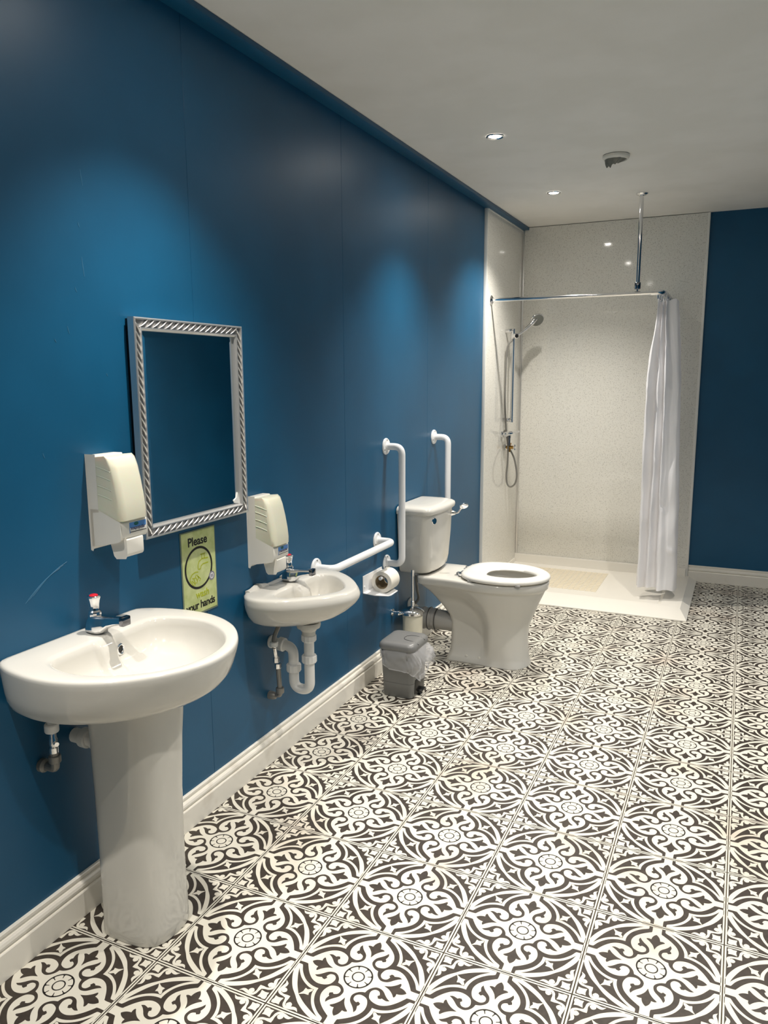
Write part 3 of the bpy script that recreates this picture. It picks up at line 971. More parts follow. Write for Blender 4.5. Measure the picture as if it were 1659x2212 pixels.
strokes('hand_drawing', [[(-.004, -.014), (-.02, -.012), (-.036, -.016), (-.046, -.026), (-.048, -.036)], [(-.016, -.022), (-.022, -.032), (-.036, -.03)], [(-.012, -.022), (-.004, -.034), (-.01, -.04)], [(-.018, -.03), (-.010, -.044), (-.016, -.05)], [(-.028, -.034), (-.020, -.052)], [(-.048, -.036), (-.038, -.046), (-.030, -.056)], [(-.040, -.036), (-.026, -.048), (-.024, -.056)], [(-.006, -.028), (.006, -.040), (.0, -.046)]], .004, 'lime', sg)
bc = (RC[0] + .066, RC[1] - .042)
bm = bmesh.new(); flat_poly(bm, [(XS + .0002, bc[0] + .0155 * cos(2 * pi * k / 28), bc[1] + .0155 * sin(2 * pi * k / 28)) for k in range(28)])
bg = obj('round_badge', bm, 'badge', sg, smooth=False)
bm = bmesh.new(); flat_poly(bm, [(XS + .0004, bc[0] + .0105 * cos(2 * pi * k / 28), bc[1] + .0105 * sin(2 * pi * k / 28)) for k in range(28)]); obj('badge_centre', bm, 'badge_l', bg, smooth=False)
bm = bmesh.new()
for q in (-.0035, .0, .0035):
    box(bm, (XS + .0004, bc[0] - .007, bc[1] + q - .0011), (XS + .0006, bc[0] + .007, bc[1] + q + .0011))
obj('badge_print', bm, 'badge', bg, smooth=False)
text_obj('lettering_wash', 'wash', .034, (XS, yc_ + .010, SZ0 + .061), (0, 1, 0), (0, 0, 1), 'lime', sg)
text_obj('lettering_your_hands', 'your hands', .036, (XS, yc_ - .001, SZ0 + .026), (0, 1, 0), (0, 0, 1), 'ink', sg, spacing=.93)

# ================================================================== GRAB RAILS
def grab_rail(label, axis, c0, c1, other):
    """axis 'y' or 'z': rail from c0 to c1 at fixed other coordinate"""
    mk = (lambda x, a: (x, a, other)) if axis == 'y' else (lambda x, a: (x, other, a))
    t = thing('grab_rail', label, 'grab rail', mk(0, min(c0, c1)), 'white grab rails on the left wall')
    bm = bmesh.new()
    tube(bm, bend([mk(.006, c0), mk(.088, c0), mk(.088, c1), mk(.006, c1)], .062, 10), .0172, 20)
    obj('rail_tube', bm, 'rail', t, angle=60)
    for c in (c0, c1):
        bm = bmesh.new()
        lathe(bm, [(.041, 0.0002), (.041, .004), (.038, .008), (.022, .010), (.020, .013), (.0175, .014)], mk(0, c), (1, 0, 0), 36)
        f_ = obj('wall_flange', bm, 'rail', t, angle=30)
        for k in range(3):
            a = pi / 2 + 2 * pi * k / 3
            p = Vector(mk(0.0078, c)) + Vector((0, cos(a), sin(a))) * .031
            bm = bmesh.new(); lathe(bm, [(.0045, 0), (.0045, .0012), (.002, .0018), (0, .0018)], p, (1, 0, 0), 10)
            obj('screw', bm, 'screw', f_)
    return t
grab_rail('white horizontal grab rail between the small basin and the toilet', 'y', 1.245, 1.850, .690)
grab_rail('white vertical grab rail on the near side of the cistern', 'z', 1.145, .552, 1.962)
grab_rail('white vertical grab rail on the far side of the cistern, by the shower', 'z', 1.145, .552, 2.62)

# ================================================================== TOILET
YT = 2.283
wc = thing('toilet', 'white close-coupled raised toilet with open ring seat', 'toilet', (.4, YT, 0))
def pan_ring(z, x0, x1, hr, hf, xm, wm, pe_r=.05, pe_f=.26, n_=40):
    """outline from back x0 to front x1; half widths rear hr / front hf, blend around xm"""
    xs = [x0 + (x1 - x0) * (0.5 - 0.5 * cos(pi * k / n_)) for k in range(n_ + 1)]
    half = []
    for x in xs:
        h = hr + (hf - hr) * smoothstep(xm - wm, xm + wm, x)
        db = (x - x0) / pe_r
        if db < 1:
            h *= sqrt(max(0, 1 - (1 - db) ** 2.6)) ** .8
        df = (x1 - x) / pe_f
        if df < 1:
            h *= max(0, 1 - (1 - df) ** 2.4) ** .52
        half.append((x, h))
    return [(x, YT + h, z) for x, h in half] + [(x, YT - h, z) for x, h in reversed(half[1:-1])]
bm = bmesh.new()
R_ = [pan_ring(.0008, .235, .678, .112, .124, .45, .06, .04, .10),
      pan_ring(.010, .238, .676, .110, .122, .45, .06, .04, .10),
      pan_ring(.026, .246, .670, .098, .117, .455, .05, .04, .11),
      pan_ring(.045, .250, .667, .080, .115, .46, .04, .04, .12),
      pan_ring(.09, .250, .664, .066, .114, .465, .032, .04, .14),
      pan_ring(.15, .250, .662, .060, .114, .465, .030, .04, .16),
      pan_ring(.20, .246, .666, .060, .118, .46, .034, .04, .18),
      pan_ring(.235, .236, .676, .064, .125, .45, .045, .04, .2),
      pan_ring(.28, .202, .694, .072, .140, .435, .06, .04, .22),
      pan_ring(.33, .160, .712, .088, .160, .41, .08, .04, .25),
      pan_ring(.37, .128, .730, .116, .176, .38, .10, .05, .27),
      pan_ring(.398, .102, .742, .146, .185, .36, .12, .05, .29),
      pan_ring(.410, .094, .747, .155, .188, .36, .12, .05, .29),
      pan_ring(.413, .086, .755, .163, .195, .36, .12, .05, .30),
      pan_ring(.418, .082, .759, .167, .198, .36, .12, .05, .30),
      pan_ring(.445, .079, .762, .168, .199, .36, .12, .05, .30),
      pan_ring(.452, .081, .760, .166, .197, .36, .12, .05, .30),
      pan_ring(.456, .088, .752, .158, .190, .36, .12, .05, .30)]
# inner bowl
def bowl_ring(z, x0, x1, hw, n_=80):
    out = []
    for k in range(n_):
        if k <= 40:
            t = k / 40; s_ = 1
        else:
            t = (80 - k) / 40; s_ = -1
        x = x0 + (x1 - x0) * (0.5 - 0.5 * cos(pi * t))
        u = (x - (x0 + x1) / 2) / ((x1 - x0) / 2)
        out.append((x, YT + s_ * hw * sqrt(max(0, 1 - u * u)), z))
    return out
R_ += [bowl_ring(.456, .40, .715, .150), bowl_ring(.448, .408, .708, .142), bowl_ring(.40, .41, .70, .135), bowl_ring(.34, .43, .68, .115), bowl_ring(.28, .46, .64, .08), bowl_ring(.25, .49, .61, .05)]
loft(bm, R_)
pan = obj('pan', bm, 'porc', wc, angle=70)
bm = bmesh.new(); flat_poly(bm, bowl_ring(.30, .448, .66, .093)); obj('water', bm, 'water', pan, smooth=False)
# fixing bolts on the plinth
for bx in (.43, .36):
    bm = bmesh.new(); lathe(bm, [(.007, 0), (.007, .004), (.004, .006), (0, .006)], (bx, YT - .0935, .030), (0, -1, 0), 12); obj('fixing_cap', bm, 'plastic', pan)
# seat
def egg(z, x0, x1, hw, n_=80, back=.75):
    out = []
    for k in range(n_):
        a = 2 * pi * k / n_
        cx_, sy = cos(a), sin(a)
        xm = x0 + (x1 - x0) * .46
        if cx_ >= 0:
            x = xm + (x1 - xm) * cx_; h = hw * sy
        else:
            x = xm + (xm - x0) * -(abs(cx_) ** back); h = hw * (abs(sy) ** .8) * (1 if sy > 0 else -1)
        out.append((x, YT + h, z))
    return out
bm = bmesh.new()
sr = [egg(.464, .330, .752, .188), egg(.462, .318, .762, .198), egg(.468, .312, .767, .203), egg(.478, .314, .765, .201), egg(.486, .326, .752, .190), egg(.489, .352, .732, .168),
      egg(.487, .400, .712, .132, back=.9), egg(.478, .432, .700, .110, back=1), egg(.468, .440, .694, .102, back=1), egg(.462, .436, .698, .106, back=1)]
rv = [[bm.verts.new(p) for p in r] for r in sr]
bridge(bm, rv + [rv[0]])
seat = obj('seat', bm, 'seat', wc, angle=70)
for sx_, sy_ in ((.645, -.166), (.645, .166), (.40, -.170), (.40, .170)):
    bm = newbox((sx_ - .013, YT + sy_ - .012, .4565), (sx_ + .013, YT + sy_ + .012, .466), .003); obj('seat_buffer', bm, 'greyrib', seat)
for s_ in (-1, 1):
    bm = bmesh.new(); tube(bm, [(.322, YT + s_ * .075 - .022, .472), (.322, YT + s_ * .075 + .022, .472)], .010, 14)
    lathe(bm, [(.018, .456), (.018, .460), (.011, .463), (.008, .473)], (.300, YT + s_ * .075, 0), seg=18)
    box(bm, (.296, YT + s_ * .075 - .008, .466), (.33, YT + s_ * .075 + .008, .477), .002)
    obj('seat_hinge', bm, 'chrome', seat, angle=30)
# cistern
CX0, CX1 = .006, .200
def cis_ring(z, x1, hw, x0=CX0, r=.055, nn=8, bow=.012):
    pts = [(x0, -hw), ]
    for k in range(nn + 1):
        a = -pi / 2 + (pi / 2) * k / nn
        pts.append((x1 - bow - r + r * cos(a), -hw + r + r * sin(a)))
    for k in range(1, 8):
        t = k / 8
        pts.append((x1 - bow + bow * 4 * t * (1 - t), -hw + r + (2 * hw - 2 * r) * t))
    for k in range(nn + 1):
        a = (pi / 2) * k / nn
        pts.append((x1 - bow - r + r * cos(a), hw - r + r * sin(a)))
    pts.append((x0, hw))
    return [(x, YT + y, z) for x, y in pts]
bm = bmesh.new()
loft(bm, [cis_ring(.463, .150, .135), cis_ring(.466, .168, .150), cis_ring(.478, .180, .163), cis_ring(.52, .186, .171), cis_ring(.65, .193, .184), cis_ring(.784, .197, .192)])
cis = obj('cistern', bm, 'porc', wc, angle=50)
bm = bmesh.new()
loft(bm, [cis_ring(.782, .200, .196), cis_ring(.786, .208, .203), cis_ring(.800, .211, .206), cis_ring(.812, .208, .203), cis_ring(.820, .196, .192), cis_ring(.826, .17, .17), cis_ring(.829, .12, .13)])
obj('cistern_lid', bm, 'porc', wc, angle=50)
# blanking cap on near front, spatula lever on the far front corner
bm = bmesh.new(); lathe(bm, [(.019, -.004), (.019, .002), (.016, .0045), (0, .005)], (.186, YT - .130, .748), (.95, -.3, 0), 26)
cp = obj('blanking_cap', bm, 'chrome', cis)
LX, LY, LZ = .203, YT + .118, .752
bm = bmesh.new(); lathe(bm, [(.016, -.015), (.016, .004), (.012, .012), (.009, .022), (.0, .023)], (LX - .010, LY, LZ), (1, 0, 0), 20)
lv = obj('flush_lever', bm, 'chrome', cis)
bm = bmesh.new()
tube(bm, catmull([(LX + .010, LY, LZ), (LX + .026, LY + .004, LZ + .004), (LX + .036, LY + .008, LZ + .020), (LX + .046, LY + .010, LZ + .032)], 5), .0048, 10)
obj('lever_arm', bm, 'chrome', lv)
bm = bmesh.new()
pc = Vector((LX + .056, LY + .012, LZ + .040)); e1 = Vector((.85, .36, .22)).normalized(); e2 = Vector((-.05, -.45, .85)); e2 = (e2 - e1 * e2.dot(e1)).normalized(); e3 = e1.cross(e2)
loft(bm, [[pc + e1 * .024 * s_ * cos(2 * pi * k / 24) + e2 * .0165 * s_ * sin(2 * pi * k / 24) + e3 * h for k in range(24)] for s_, h in ((.85, -.004), (1, -.002), (1, .002), (.85, .004))])
obj('lever_paddle', bm, 'chrome', lv)
# pan connector
bm = bmesh.new()
prof = [(.052, 0)]
for x, r in ((.01, .056), (.05, .056), (.052, .061), (.062, .061), (.064, .057), (.082, .057), (.084, .0605), (.094, .0605), (.096, .057), (.112, .057), (.114, .060), (.126, .060), (.128, .056), (.15, .055), (.20, .053), (.236, .052)):
    prof.append((r, x))
lathe(bm, prof, (.005 + .02, YT, .178), (1, 0, 0), 36)
pcn = obj('pan_connector', bm, 'greyrib', wc, angle=25); pcn['label'] = 'ribbed pale grey pan connector'
for xx in (.118, .160):
    bm = bmesh.new(); tube(bm, [(xx, YT + .0615 * cos(2 * pi * k / 36), .178 + .0615 * sin(2 * pi * k / 36)) for k in range(37)], .0022, 6, cap=False); obj('rubber_seal', bm, 'lip', pcn)
bm = bmesh.new(); lathe(bm, [(.068, 0), (.068, .005), (.058, .009)], (.02, YT, .178), (1, 0, 0), 36); obj('wall_collar', bm, 'greyrib', pcn)
# flush hose down to a wall valve
bm = bmesh.new(); tube(bm, catmull([(.07, YT - .085, .47), (.07, YT - .088, .42), (.064, YT - .06, .35), (.055, YT - .02, .29), (.03, YT - .012, .255)], 6), .0075, 10)
fh = obj('filling_hose', bm, 'greypipe', wc)
bm = bmesh.new(); lathe(bm, [(.032, .0003), (.032, .005), (.024, .009), (.012, .012), (.012, .035)], (0, YT - .012, .252), (1, 0, 0), 24); obj('wall_rose', bm, 'pipe', fh, angle=30)
bm = bmesh.new(); lathe(bm, [(.013, .440), (.015, .442), (.015, .462), (.013, .464)], (.07, YT - .086, 0), seg=8); obj('pipe_nut', bm, 'pipe', fh, angle=25)

# ================================================================== TOILET ROLL + HOLDER
th = thing('toilet_roll_holder', 'folded white metal toilet roll holder on the wall under the grab rails', 'roll holder', (0, 1.75, .45))
TY0_, TY1_ = 1.690, 1.905
bm = bmesh.new(); box(bm, (.0003, TY0_, .462), (.003, TY1_, .545), .0008, 1)
obj('back_plate', bm, 'rail', th, smooth=False)
bm = bmesh.new()
pp = [(.002, TY0_, .463), (.055, TY0_ + .012, .455), (.110, TY0_ + .055, .447), (.118, TY0_ + .075, .447), (.116, TY1_ - .06, .448), (.002, TY1_, .464)]
va = [bm.verts.new(p) for p in pp]; vb = [bm.verts.new((x, y, z - .003)) for x, y, z in pp]
bridge(bm, [va, vb]); bm.faces.new(va); bm.faces.new(vb)
obj('bottom_plate', bm, 'rail', th, smooth=False)
for q in (TY0_ + .014, TY1_ - .014):
    bm = bmesh.new(); lathe(bm, [(.0055, 0), (.0055, .002), (.003, .004), (0, .004)], (.003, q, .490), (1, 0, 0), 12); obj('screw', bm, 'rail', th)
RX, RZ = .067, .505
bm = bmesh.new(); tube(bm, bend([(.003, TY1_ - .012, RZ + .022), (RX, TY1_ - .012, RZ + .022), (RX, 1.745, RZ + .022)], .015), .0085, 12)
obj('roll_arm', bm, 'rail', th)
tr = thing('toilet_roll', 'white toilet roll hanging on the wall holder', 'toilet roll', (RX, 1.80, RZ - .052))
bm = bmesh.new(); lathe(bm, [(.034, 0), (.052, 0), (.0535, .0015), (.0535, .0965), (.052, .098), (.034, .098)], (RX, 1.762, RZ), (0, 1, 0), 48, cap=False)
obj('paper', bm, 'paper', tr, angle=30)
bm = bmesh.new(); lathe(bm, [(.034, .0005), (.034, .0975), (.0325, .0975), (.0325, .0005), (.034, .0005)], (RX, 1.762, RZ), (0, 1, 0), 40, cap=False)
obj('cardboard_core', bm, 'card', tr, angle=30)

# ================================================================== TOILET BRUSH
BX, BY = .095, 2.085
tb = thing('toilet_brush', 'chrome wall-mounted toilet brush in a cream cup behind the bin', 'toilet brush', (BX, BY, .13))
bm = bmesh.new(); lathe(bm, [(.046, .13), (.050, .134), (.0515, .16), (.0535, .268), (.0525, .271), (.049, .269), (.047, .16), (0, .155)], (BX, BY, 0), seg=36)
obj('cup', bm, 'frost', tb)['label'] = 'cream frosted cup'
bm = bmesh.new(); lathe(bm, [(.057, .258), (.061, .262), (.061, .272), (.058, .276), (.046, .285), (.024, .294), (.010, .299), (.0, .300)], (BX, BY, 0), seg=40)
obj('cup_lid', bm, 'chrome', tb, angle=35)
bm = bmesh.new(); tube(bm, [(BX, BY, .296), (BX, BY, .325), (BX, BY, .329), (BX, BY, .46), (BX, BY, .462), (BX, BY, .495)], [.0095, .0095, .0062, .0055, .0082, .0078], 14)
obj('handle', bm, 'chrome', tb, angle=30)
bm = bmesh.new(); tube(bm, bend([(0.0, BY - .055, .270), (.045, BY - .055, .270), (.060, BY - .035, .268)], .01), .009, 12)
lathe(bm, [(.019, 0.0003), (.019, .006), (.013, .010), (.010, .012)], (0, BY - .055, .270), (1, 0, 0), 24)
lathe(bm, [(.012, -.004), (.013, .0), (.013, .008), (.010, .012)], (.034, BY - .055, .270), (1, 0, 0), 20)
obj('wall_bracket', bm, 'chrome', tb, angle=30)

# ================================================================== PEDAL BIN
pb = thing('pedal_bin', 'small grey plastic pedal bin with closed lid', 'bin', (.21, 1.70, 0))
def rrect(x0, x1, ya, yb, z, r, nn=5):
    pts = []
    for cx_, cy_, a0 in ((x1 - r, yb - r, 0), (x0 + r, yb - r, 90), (x0 + r, ya + r, 180), (x1 - r, ya + r, 270)):
        for k in range(nn + 1):
            a = radians(a0 + 90 * k / nn)
            pts.append((cx_ + r * cos(a), cy_ + r * sin(a), z))
    return pts
bx0, bx1, by0, by1 = .137, .288, 1.612, 1.785
bm = bmesh.new()
loft(bm, [rrect(bx0 + .002, bx1 - .002, by0 + .002, by1 - .002, .0005, .022), rrect(bx0, bx1, by0, by1, .004, .023), rrect(bx0 - .002, bx1 + .002, by0 - .002, by1 + .002, .07, .024), rrect(bx0 - .0005, bx1 + .0005, by0 - .0005, by1 + .0005, .071, .024),
          rrect(bx0 - .002, bx1 + .002, by0 - .002, by1 + .002, .072, .024), rrect(bx0 - .010, bx1 + .010, by0 - .012, by1 + .012, .238, .028), rrect(bx0 - .006, bx1 + .006, by0 - .008, by1 + .008, .240, .026)])
obj('bin_body', bm, 'bin', pb, angle=30)
bm = bmesh.new()
k_ = .014
loft(bm, [rrect(bx0 - k_, bx1 + k_, by0 - k_ - .002, by1 + k_, .234, .03), rrect(bx0 - k_ - .003, bx1 + k_ + .003, by0 - k_ - .005, by1 + k_ + .003, .242, .032), rrect(bx0 - k_ - .002, bx1 + k_ + .002, by0 - k_ - .004, by1 + k_ + .002, .256, .032),
          rrect(bx0 - k_ + .006, bx1 + k_ - .006, by0 - k_ + .004, by1 + k_ - .006, .266, .03), rrect(bx0 + .004, bx1 - .004, by0 + .002, by1 - .004, .270, .026), rrect(bx0 + .03, bx1 - .03, by0 + .03, by1 - .03, .2705, .02)])
lid = obj('bin_lid', bm, 'binlid', pb, angle=40)
bm = bmesh.new()
pts = [(.306, 1.655, .2575), (.288, 1.655, .2680), (.27, 1.655, .2705), (.245, 1.658, .2712), (.228, 1.668, .2712), (.219, 1.688, .2712), (.222, 1.712, .2712), (.24, 1.728, .2712), (.27, 1.732, .2705), (.288, 1.732, .2682), (.306, 1.732, .2575)]
tube(bm, pts, .0013, 6); obj('lid_groove', bm, 'lip', lid)
bm = newbox((.2835, 1.645, .012), (.2925, 1.755, .085), .004); rc = obj('pedal_recess', bm, 'black', pb); rc['label'] = 'black pedal opening'
bm = newbox((.288, 1.675, .016), (.312, 1.730, .026), .004); obj('pedal', bm, 'black', rc)
# liner hanging out under the lid
bm = bmesh.new()
rings = []
nseg, nlev = 96, 14
import math as _m
for j in range(nlev + 1):
    t = j / nlev
    rg = []
    for k in range(nseg):
        a = 2 * pi * k / nseg
        cx_, cy_ = cos(a), sin(a)
        e = .42
        ux = abs(cx_) ** e * (1 if cx_ > 0 else -1); uy = abs(cy_) ** e * (1 if cy_ > 0 else -1)
        # hem height: long at the near right and right side, short at the left
        f = .5 + .5 * cos(a + .35)
        hem = .222 - .115 * f ** 1.15 + .008 * sin(5 * a) + .005 * sin(9 * a + 1)
        z = .236 + (hem - .236) * t
        bulge = (.004 + .050 * (f ** 2.0) * sin(pi * min(1, t * 1.0)) ** .8 * (.75 + .25 * sin(7 * a + 3 * t)) + .014 * f * t)
        wr = (.0055 * sin(13 * a + 7 * t) + .0042 * sin(31 * a - 11 * t) + .003 * sin(9 * t + 4 * a)) * min(1, t * 3) * (.3 + f)
        hx = (bx1 - bx0) / 2 + .010 + bulge + wr; hy = (by1 - by0) / 2 + .011 + bulge * .75 + wr
        if cy_ < 0:
            hy = (by1 - by0) / 2 + .012 + bulge * .3 + wr * .8
        rg.append(((bx0 + bx1) / 2 + ux * hx, (by0 + by1) / 2 + uy * hy, z))
    rings.append(rg)
loft(bm, rings, False, False)
# rolled hem
o = obj('bin_liner', bm, 'liner', None, angle=180, loc=(.21, 1.70, .10))
tag(o, 'clear crumpled plastic liner hanging over the bin rim', 'bin liner')
bm = bmesh.new(); tube(bm, [Vector(p) for p in rings[-1]] + [Vector(rings[-1][0])], .0022, 6, cap=False)
obj('liner_hem', bm, 'liner', o, angle=180)

# ================================================================== SHOWER TRAY
st = thing('shower_tray', 'low white shower tray with ramped edges on the tiled floor', 'shower tray', (.7, 3.9, 0))
TXR, TYF = 1.372, 3.355
bm = bmesh.new()
def rect(x0, x1, ya, yb, z):
    return [(x0, ya, z), (x1, ya, z), (x1, yb, z), (x0, yb, z)]
X0 = SX + .0005; Y1 = PB - .0005
loft(bm, [rect(X0, TXR, TYF, Y1, .0005), rect(X0, TXR, TYF, Y1, .008), rect(X0, TXR - .05, TYF + .16, Y1, .036), rect(X0, TXR - .17, TYF + .20, Y1, .040), rect(X0 + .02, TXR - .19, TYF + .22, Y1 - .02, .030), rect(X0 + .05, TXR - .24, TYF + .27, Y1 - .05, .027)])
obj('tray_base', bm, 'tray', st, angle=20)
bm = bmesh.new()
prism_x(bm, [(0, .095), (.012, .095), (.02, .088), (.028, .05), (.03, .028), (0, .028)], X0, 1.295, Y1, -1)
obj('back_upstand', bm, 'tray', st, angle=25)
bm = bmesh.new(); prism(bm, [(X0, .06), (X0 + .008, .06), (X0 + .012, .05), (X0 + .014, .028), (X0, .028)], TYF + .16, Y1 - .03)
obj('side_upstand', bm, 'tray', st, angle=25)
bm = bmesh.new()
gx0, gx1, gy0, gy1 = .10, .77, 3.72, 4.26
nx_, ny_ = 17, 12
for i in range(nx_):
    for j in range(ny_):
        x = gx0 + (gx1 - gx0) * i / nx_; y = gy0 + (gy1 - gy0) * j / ny_
        box(bm, (x + .002, y + .002, .0265), (x + (gx1 - gx0) / nx_ - .003, y + (gy1 - gy0) / ny_ - .003, .0295))
gp = obj('grip_squares', bm, 'grip', st, smooth=False); gp['kind'] = 'stuff'; gp['label'] = 'cream anti-slip grid'

# ================================================================== SHOWER RAIL
RY, RZL, RXL = 3.615, 1.985, 1.10
sr_ = thing('shower_rail', 'L-shaped chrome shower rail hung from a ceiling post', 'shower rail', (.5, RY, RZL))
bm = bmesh.new(); tube(bm, bend([(SX + .001, RY, RZL), (RXL, RY, RZL), (RXL, PB - .001, RZL)], .05, 8), .0125, 18)
obj('rail_tube', bm, 'chrome', sr_, angle=60)
bm = bmesh.new(); lathe(bm, [(.032, .0), (.032, .004), (.026, .010), (.018, .014), (.0125, .016)], (SX + .0005, RY, RZL), (1, 0, 0), 30); obj('wall_flange', bm, 'chrome', sr_, angle=40)
bm = bmesh.new(); lathe(bm, [(.032, .0), (.032, .004), (.026, .010), (.018, .014), (.0125, .016)], (RXL, PB - .0005, RZL), (0, -1, 0), 30); obj('wall_flange', bm, 'chrome', sr_, angle=40)
bm = bmesh.new(); tube(bm, [(.956, RY, ZC - .004), (.956, RY, RZL + .06)], .0125, 18); po = obj('ceiling_post', bm, 'chrome', sr_)
bm = bmesh.new(); lathe(bm, [(.036, 0), (.036, -.004), (.03, -.010), (.016, -.016)], (.956, RY, ZC - .0005), (0, 0, 1), 30); obj('ceiling_flange', bm, 'chrome', po, angle=40)
bm = bmesh.new(); lathe(bm, [(.017, .024), (.0185, .027), (.0185, .062), (.017, .065)], (.956, RY, RZL), seg=24); obj('post_collar', bm, 'chrome_d', po, angle=30)
bm = bmesh.new(); lathe(bm, [(.005, .010), (.005, .026)], (.956, RY, RZL), seg=10); obj('post_screw', bm, 'chrome', po)
bm = bmesh.new(); tube(bm, bend([(RXL - .06, RY, RZL), (RXL, RY, RZL), (RXL, RY + .06, RZL)], .05, 8), .0165, 18); obj('corner_elbow', bm, 'chrome', sr_, angle=60)
# curtain rings
RINGY = [3.672, 3.70, 3.73, 3.765, 3.80, 3.84, 3.90, 3.97, 4.05, 4.14, 4.23, 4.31]
rm = None
for i, ry in enumerate(RINGY):
    if rm is None:
        bm = bmesh.new()
        tube(bm, [(.029 * cos(2 * pi * k / 28), .004 * sin(4 * pi * k / 28), -.018 + .034 * sin(2 * pi * k / 28)) for k in range(29)], (.0034), 8, cap=False)
        rm = obj('curtain_ring', bm, 'chrome', None, angle=180)
        o = rm
    else:
        o = rm.copy(); COL.objects.link(o)
    o.location = (RXL, ry, RZL)
    o.rotation_euler = (0, random.uniform(-.15, .15), random.uniform(-.5, .5))
    tag(o, 'chrome ring bunched on the shower rail above the white curtain', 'curtain ring', 'rings holding the shower curtain')

# ---- curtain: bunched pleats hanging from the short leg
def curt_pt(u, v):
    """u 0..1 along the cloth, v 0 top .. 1 hem"""
    top = [(1.072, 3.70), (1.080, 3.655), (1.098, 3.70), (1.108, 3.66), (1.120, 3.70), (1.128, 3.665), (1.145, 3.71), (1.185, 3.72), (1.182, 3.83), (1.12, 3.86), (1.075, 3.90), (1.13, 3.94), (1.07, 3.99), (1.11, 4.04), (1.075, 4.11), (1.12, 4.18), (1.075, 4.25), (1.11, 4.33)]
    bot = [(1.028, 3.73), (1.045, 3.655), (1.085, 3.72), (1.105, 3.655), (1.150, 3.70), (1.165, 3.640), (1.215, 3.655), (1.268, 3.675), (1.272, 3.79), (1.16, 3.84), (1.05, 3.88), (1.17, 3.95), (1.06, 4.02), (1.15, 4.08), (1.06, 4.15), (1.15, 4.22), (1.07, 4.28), (1.12, 4.34)]
    k1 = smoothstep(0, .26, v); k2 = .25 * smoothstep(0, .3, v) + .75 * v
    nn = len(top) - 1
    x = u * nn
    i = min(int(x), nn - 1)
    f = x - i
    def P_(j):
        j = max(0, min(nn, j))
        kk = k1 if bot[j][0] < 1.11 else k2
        return Vector((top[j][0] + (bot[j][0] - top[j][0]) * kk, top[j][1] + (bot[j][1] - top[j][1]) * v, 0))
    p0, p1, p2, p3 = P_(i - 1), P_(i), P_(i + 1), P_(i + 2)
    p = 0.5 * ((2 * p1) + (p2 - p0) * f + (2 * p0 - 5 * p1 + 4 * p2 - p3) * f * f + (3 * p1 - p0 - 3 * p2 + p3) * f ** 3)
    # crumple
    w = smoothstep(0, .08, v)
    p.x += w * (.0022 * sin(9 * v + 17 * u) + .0012 * sin(23 * v - 31 * u) + .0012 * sin(57 * v + 40 * u))
    p.y += w * (.006 * sin(7 * v + 29 * u + 1) + .005 * sin(31 * v + 13 * u))
    ph = u * 19 + .35 * sin(4 * v + 9 * u) + .12 * sin(19 * v)
    fold = abs(sin(pi * ph)) - .6
    p.y += w * fold * (.006 - .003 * v)
    p.x += w * .0015 * sin(2 * pi * ph)
    for cu_, cv_, sg_ in ((.055, .30, 1), (.145, .22, -1), (.19, .55, 1), (.255, .40, 1), (.32, .70, -1), (.09, .75, 1), (.35, .30, 1), (.385, .86, 1), (.23, .88, -1), (.275, .17, 1)):
        d = ((u - cu_) / .027) ** 2 + ((v - cv_ - .25 * (u - cu_)) / .012) ** 2
        if d < 9:
            p.y -= sg_ * .011 * math.exp(-d)
    z = 1.952 + (.105 - 1.952) * v + .006 * sin(u * 40) * smoothstep(.9, 1, v) - .012 * (1 - smoothstep(0, .05, v)) * (.5 + .5 * cos(2 * pi * u * 9))
    return (p.x, p.y, z)
bm = bmesh.new()
nu, nv = 400, 170
grid = [[bm.verts.new(curt_pt(i / nu, j / nv)) for i in range(nu + 1)] for j in range(nv + 1)]
for a, b in zip(grid, grid[1:]):
    for i in range(nu):
        bm.faces.new((a[i], a[i + 1], b[i + 1], b[i]))
o = obj('shower_curtain', bm, 'curtain', None, angle=180, loc=(1.12, 3.8, .1))
tag(o, 'white shower curtain gathered in loose folds at the rail end', 'shower curtain')

# ================================================================== SHOWER FITTINGS
rr_ = thing('shower_riser_rail', 'chrome shower riser rail on the speckled side board', 'shower rail', (SX, 3.99, 1.15))
RX_, RY_ = .078, 3.985
bm = bmesh.new(); tube(bm, [(RX_, RY_, 1.155), (RX_, RY_, 1.815)], .0125, 16); obj('rail_tube', bm, 'chrome', rr_)
for z in (1.172, 1.803):
    bm = bmesh.new(); lathe(bm, [(.014, 0), (.014, .055), (.012, .06), (0, .06)], (SX + .0005, RY_, z), (1, 0, 0), 20); obj('wall_bracket', bm, 'chrome', rr_, angle=35)
bm = bmesh.new(); lathe(bm, [(.016, -.018), (.018, -.014), (.018, .014), (.016, .018)], (RX_, RY_, 1.765), seg=22)
lathe(bm, [(.019, 0), (.019, .026), (.016, .030), (0, .031)], (RX_ + .008, RY_ - .008, 1.765), (.75, -.65, 0), 22)
sl_ = obj('slider', bm, 'chrome', rr_, angle=35)
bm = bmesh.new(); lathe(bm, [(.0135, .030), (.0135, .0325), (0, .0335)], (RX_ + .008, RY_ - .008, 1.765), (.75, -.65, 0), 20); obj('slider_knob', bm, 'black', sl_)
hd = thing('hand_shower', 'chrome hand shower with round head held on the riser rail', 'shower head', (.2, 4.1, 1.8), None)
H0 = Vector((RX_ + .022, RY_ + .012, 1.772)); H1 = Vector((.212, 4.118, 1.882))
